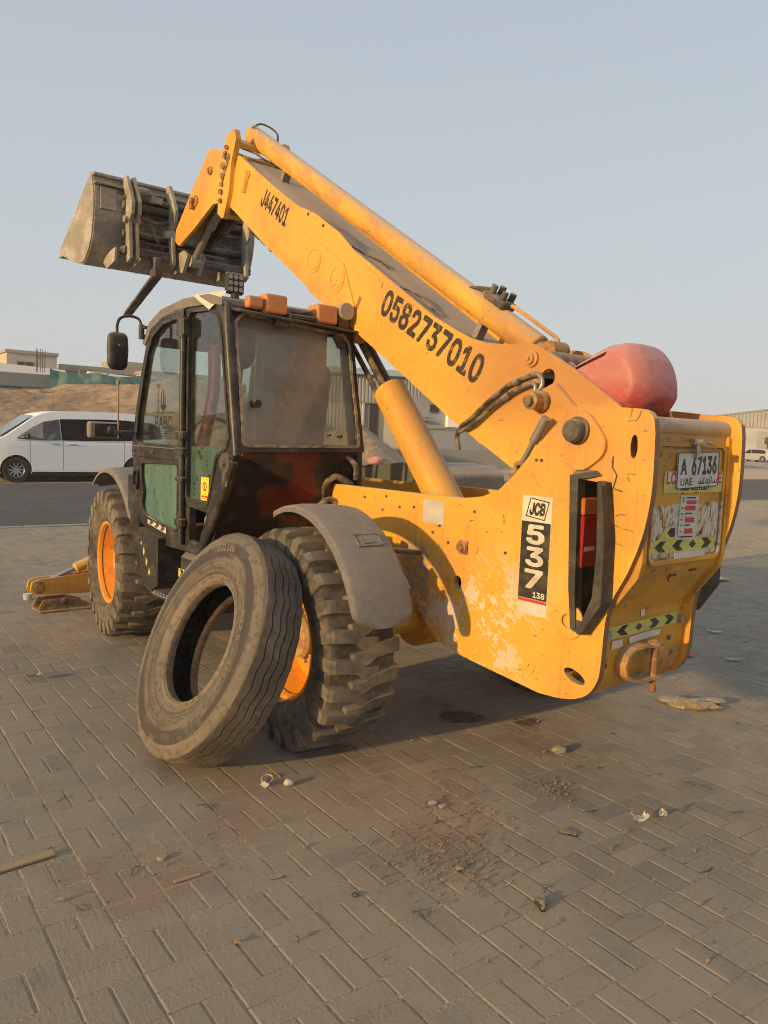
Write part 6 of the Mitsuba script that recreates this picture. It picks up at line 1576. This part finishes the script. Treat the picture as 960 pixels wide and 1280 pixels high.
p_('coping', box((-0.1, -0.78, 2.1), (11.6, 0.0, 2.2)), 'concrete_grey')
p_('plinth', box((-0.05, -0.9, 0), (11.7, -0.702, 1.0)), 'concrete_grey')
w_ = p_('window', box((1.75, -0.03, 3.05), (2.3, 0.0, 3.5)), 'dark_opening')
p_('window_frame', cat_([box((1.7, -0.05, 3.0), (2.35, -0.031, 3.05)), box((1.7, -0.05, 3.5), (2.35, -0.031, 3.55))]), 'concrete_grey', parent=w_)
p_('white_panel', box((2.75, -0.35, 2.25), (4.4, 0.0, 3.2)), 'car_white')
p_('wall_unit', box((0.9, -0.4, 2.55), (1.7, 0.0, 2.62)), 'concrete_grey')
p_('pipe_rail', cat_([cyl((0.9, -0.3, 2.62), (0.9, -0.3, 2.9), 0.025, n=6), cyl((0.9, -0.3, 2.75), (1.9, -0.3, 2.72), 0.02, n=6)]), 'dark_steel')
# right-hand warehouse, low gable
k_, p_ = building('warehouse', 'big pale warehouse with a low gable beyond the parked cars', 'warehouse', bframe(44.5, 117.5, -0.28))
p_('frame', hull([(0, 0.15, 0), (32, 0.15, 0), (0, 30, 0), (32, 30, 0), (0, 0.15, 5.6), (32, 0.15, 5.6), (0, 30, 5.6), (32, 30, 5.6), (16, 0.15, 8.2), (16, 30, 8.2)]), 'shed_beige')
for i in range(16):
    x = 2.0 * i
    t0, t1 = 5.5 + 2.6 * (1 - abs(x - 16) / 16), 5.5 + 2.6 * (1 - abs(x + 2 - 16) / 16)
    p_('gable_sheet', cat_([hull([(x + 0.5 * j, 0.12, 4.7), (x + 0.5 * j + .46, 0.12, 4.7), (x + 0.5 * j + .12, 0.0, 4.7), (x + 0.5 * j + .34, 0.0, 4.7)] + [(x + 0.5 * j + d, yy, t0 + (t1 - t0) * (0.5 * j + d) / 2) for d, yy in ((0, .12), (.46, .12), (.12, 0), (.34, 0))]) for j in range(4)]), 'shed_beige')
p_('wall_lower', box((0.02, 0.08, 0), (32, 0.149, 4.6)), 'shed_white')
for x in (9.0, 15.0, 21.0):
    p_('shutter_door', box((x, 0.0, 0), (x + 4.6, 0.075, 4.2)), 'shed_beige')
p_('roof_edge', cat_([hull([(-.2, -.1, 5.6), (16, -.1, 8.2), (-.2, -.1, 5.78), (16, -.1, 8.38), (-.2, .2, 5.6), (16, .2, 8.2), (-.2, .2, 5.78), (16, .2, 8.38)]), hull([(32.2, -.1, 5.6), (16, -.1, 8.2), (32.2, -.1, 5.78), (16, -.1, 8.38), (32.2, .2, 5.6), (16, .2, 8.2), (32.2, .2, 5.78), (16, .2, 8.38)])]), 'shed_grey')
k_, p_ = building('sign_post', 'dark post with a small box in front of the pale warehouse', 'post', bframe(52.9, 111.0, 0))
p_('post', cyl((0, 0, 0), (0, 0, 2.6), 0.12, n=8), 'twig_dark')
p_('post_box', box((-0.35, -0.3, 2.4), (0.35, 0.3, 3.3), 0.03), 'twig_dark')

# ------------------------------------------------------------------ litter on the pavers
def litter(name, label, cat, m, mat, group=None, smooth=False):
    return add(name, m, mat, smooth=smooth, label=label, cat=cat, group=group)


def pebble(x, y, r, seed, sq=0.65):
    m = moved(trimesh.creation.icosphere(2, r), np.diag([1.15, 0.9, sq]), (x, y, r * sq * 0.85))
    return rough_up(m, r * 0.45, 1.3 / r, seed)


sack = []
bag = moved(trimesh.creation.icosphere(4, 1.0), np.diag([0.17, 0.08, 0.026]), (0, 0, 0.018))
bag = rough_up(bag, 0.04, 16, 4); bag.vertices[:, 2] = np.maximum(bag.vertices[:, 2], 0.001)
A = rotz(math.radians(-10))
BG = tag(nk('plastic_bag'), 'crumpled yellowish plastic bag on the pavers behind the tail', 'bag')
add('bag_body', moved(bag, A, (2.03, 4.93, 0)), 'bag_film', parent=BG, smooth=True)
flap = rough_up(moved(trimesh.creation.icosphere(3, 1.0), np.diag([0.075, 0.05, 0.022]), (-0.15, 0.03, 0.02)), 0.02, 16, 8); flap.vertices[:, 2] = np.maximum(flap.vertices[:, 2], 0.001)
add('bag_flap', moved(flap, A, (2.03, 4.93, 0.004)), 'bag_pale', parent=BG, smooth=True)
flap2 = rough_up(moved(trimesh.creation.icosphere(3, 1.0), np.diag([0.06, 0.05, 0.018]), (0.13, 0.045, 0.04)), 0.02, 16, 12)
add('bag_flap', moved(flap2, A, (2.03, 4.93, 0)), 'bag_pale', parent=BG, smooth=True)


def scrap(x, y, sx, sy, ang, mat, name, label, cat, lift=0.012, seed=1):
    u, v = np.meshgrid(np.linspace(-1, 1, 13), np.linspace(-1, 1, 9), indexing='ij')
    z = lift * (0.7 + 1.6 * meshkit.fbm(np.stack([u * 1.7 + seed, v * 1.7, u * 0], -1), 3)) + lift * 0.9 * u * u * (seed % 2) + 0.003
    e = 1 - 0.35 * meshkit.fbm(np.stack([u * 2, v * 2 + seed, u * 0 + 3], -1), 2) * (np.abs(u) > .7)
    P_ = np.stack([u * sx / 2 * e, v * sy / 2 * e, z], -1).reshape(-1, 3); F_ = []
    for i in range(12):
        for j in range(8):
            a = i * 9 + j
            F_ += [[a, a + 9, a + 10], [a, a + 10, a + 1]]
    n_ = len(P_)
    top = trimesh.Trimesh(P_, F_, process=False); bot = trimesh.Trimesh(P_ - [0, 0, 0.0015], [f[::-1] for f in F_], process=False)
    return litter(name, label, cat, moved(cat_([top, bot]), rotz(ang), (x, y, 0.001)), mat, smooth=40)


scrap(1.165, 3.32, 0.085, 0.045, 0.3, 'paper_white', 'paper_scrap', 'crumpled whitish wrapper on the pavers right of centre', 'paper', 0.02, 3)
scrap(1.275, 3.35, 0.042, 0.034, 1.2, 'paper_white', 'paper_scrap', 'small upright white flake beside the crumpled wrapper', 'paper', 0.03, 6)
add('paper_scrap', pebble(-0.40, 3.58, 0.019, 5, 0.8), 'paper_white', smooth=True, label='small white lump of paper near the loose tyre', cat='paper')
rg = sweep([(-0.505 + 0.026 * math.cos(t), 3.62 + 0.035 * math.sin(t), 0.010 + 0.006 * math.sin(t)) for t in np.linspace(0, 2 * math.pi, 25)], [(0.003 * math.cos(q), 0.003 * math.sin(q)) for q in np.arange(6) * math.pi / 3])
CUP = tag(nk('broken_cup'), 'crushed white paper cup with its ring rim near the loose tyre', 'cup')
add('cup_rim', rg, 'paper_white', parent=CUP, smooth=40)
add('cup_side', rough_up(hull([(-0.53, 3.57, 0.003), (-0.475, 3.567, 0.003), (-0.485, 3.55, 0.018), (-0.51, 3.58, 0.018), (-0.5, 3.54, 0.003)]), 0.006, 30, 4, 0.02), 'paper_white', parent=CUP)
litter('wooden_stick', 'split flat wooden stick at the left edge of the paving', 'stick', moved(box((-0.16, -0.022, 0), (0.16, 0.022, 0.012), 0.003), rotz(0.72), (-1.335, 2.80, 0.002)), 'wood_stick')
litter('wooden_stick', 'short thin brown stick lying alone among the pavers', 'stick', moved(box((-0.05, -0.007, 0), (0.05, 0.007, 0.008), 0.002), rotz(0.62), (-0.67, 2.77, 0.002)), 'wood_stick')
add('leaf_scrap', moved(rough_up(box((-0.05, -0.03, 0), (0.05, 0.03, 0.02), 0.006), 0.02, 20, 4, 0.02), rotz(0.2), (-2.56, 4.74, 0.0)), 'leaf_green', label='dark green crumpled scrap at the left edge', cat='litter')
add('leaf_scrap', moved(rough_up(box((-0.03, -0.02, 0), (0.03, 0.02, 0.015), 0.005), 0.015, 25, 6, 0.02), rotz(0.5), (-2.30, 4.27, 0.0)), 'leaf_green', label='small bright green scrap nearer than the dark green one', cat='litter')
scrap(-2.20, 4.95, 0.10, 0.06, 0.5, 'stone_grey', 'foil_scrap', 'grey twisted foil scrap left of the loose tyre', 'litter', 0.018, 5)
for (x, y, r, s, lab) in ((0.985, 4.10, 0.032, 3, 'pale stone alone on the pavers below the side plate'), (0.27, 3.44, 0.018, 8, 'small stone at the edge of the reddish dirt'), (0.31, 3.41, 0.014, 9, 'smallest stone beside the reddish dirt')):
    litter('stone', lab, 'stone', pebble(x, y, r, s), 'stone_grey', smooth=30)
litter('stone', 'brown stone in the middle of the dirt patch', 'stone', pebble(0.345, 2.905, 0.017, 11), 'dirt_crumb', smooth=30)
litter('dark_chip', 'black curled chip of rubber near the lower right', 'litter', moved(rough_up(box((-0.035, -0.016, 0), (0.035, 0.016, 0.022), 0.006), 0.015, 25, 6, 0.015), rotz(1.4), (0.615, 2.685, 0)), 'black_plastic')
litter('dark_chip', 'flat black fragment left of the crumpled wrapper', 'litter', moved(rough_up(box((-0.04, -0.014, 0), (0.04, 0.014, 0.012), 0.004), 0.01, 30, 9, 0.015), rotz(-0.4), (0.83, 3.22, 0)), 'black_plastic')
ring_ = sweep([(-0.05 + 0.012 * math.cos(t), 2.71 + 0.014 * math.sin(t), 0.003) for t in np.linspace(0, 2 * math.pi, 17)], [(0.002 * math.cos(q), 0.002 * math.sin(q)) for q in np.arange(5) * 2 * math.pi / 5])
litter('metal_ring', 'tiny dark ring lying on a paver', 'ring', ring_, 'twig_dark')
litter('bottle_cap', 'small grey cap on the pavers near the short stick', 'litter', moved(cyl((0, 0, 0), (0, 0, 0.014), 0.019, n=14, b=0.003), None, (-0.80, 2.90, 0)), 'stone_grey')
scrap(4.15, 9.75, 0.45, 0.16, 0.55, 'yellow_tape', 'yellow_scrap', 'yellow wrapper on the pavers right of the tail', 'litter', 0.02, 4)
scrap(2.98, 6.95, 0.15, 0.05, -0.15, 'paper_white', 'paper_scrap', 'white strip of paper in the shade right of the tail', 'paper', 0.012, 7)
scrap(2.76, 6.05, 0.17, 0.03, 0.1, 'paper_white', 'paper_scrap', 'long white paper strip in the shade nearest the tail', 'paper', 0.012, 9)
scrap(2.42, 6.15, 0.16, 0.09, 0.2, 'lamp_red', 'red_scrap', 'dull red torn scrap in the shade behind the tow hitch', 'litter', 0.012, 8)
add('paper_cup', cat_([cyl((-3.28, 7.27, 0.0), (-3.28, 7.27, 0.055), 0.035, 0.042, n=16)]), 'paper_white', label='small white cup beside the stabiliser foot', cat='cup')
SACK = (-0.37, 29.05, 0.70)
add('sack', rough_up(moved(trimesh.creation.icosphere(3, 1), np.diag([0.34, 0.2, 0.13]), SACK), 0.16, 4, 4), 'pink_sack', smooth=True, label='pinkish torn sack lying on the end of the sand bank', cat='sack')
# crumbs of dirt and grit, twigs
cr_m = []
for (cx, cy, s, n_) in ((0.30, 3.02, 0.30, 1300), (0.42, 3.40, 0.22, 350), (-0.62, 3.1, 0.30, 70), (-0.9, 2.75, 0.30, 60), (0.5, 3.75, 0.3, 60), (0.86, 3.66, 0.10, 500)):
    for _ in range(n_):
        x, y = rng.normal(cx, s * 0.5), rng.normal(cy, s * 0.5)
        r = abs(rng.normal(0.0013, 0.0011)) + 0.0007
        q = rng.normal(size=(7, 3)) * r + [x, y, r * 0.8]
        q[:, 2] = np.maximum(q[:, 2], 0.0)
        cr_m.append(hull(q))
for _ in range(900):
    y = rng.uniform(2.3, 9.0) ** 1.0; x = rng.uniform(-0.55, 0.55) * y
    r = abs(rng.normal(0.002, 0.0018)) + 0.001
    q = rng.normal(size=(6, 3)) * r + [x, y, r * 0.8]
    q[:, 2] = np.maximum(q[:, 2], 0.0)
    cr_m.append(hull(q))
add('dirt_crumbs', cat_(cr_m), 'dirt_crumb', kind='stuff')
tw = []
for _ in range(60):
    y = rng.uniform(2.4, 8); x = rng.uniform(-0.5, 0.5) * y; a = rng.uniform(0, 6.28); l = rng.uniform(0.02, 0.08)
    tw.append(tube([(x, y, 0.004), (x + l * .5 * math.cos(a), y + l * .5 * math.sin(a), 0.008), (x + l * math.cos(a + .4), y + l * math.sin(a + .4), 0.003)], rng.uniform(0.001, 0.0025), 5, 3))
add('twig_bits', cat_(tw), 'twig_dark', kind='stuff')

# ------------------------------------------------------------------ the dusty air
scene['dust_air'] = {'type': 'homogeneous', 'albedo': {'type': 'rgb', 'value': [0.96, 0.95, 0.94]}, 'sigma_t': {'type': 'rgb', 'value': 0.0010}}
scene['haze'] = {'type': 'cube', 'bsdf': {'type': 'null'}, 'interior': {'type': 'ref', 'id': 'dust_air'}, 'to_world': T().translate([0, 0, 4.6]).scale([910, 910, 5.65])}
tag('haze', kind='stuff')
scene['camera']['medium'] = {'type': 'ref', 'id': 'dust_air'}
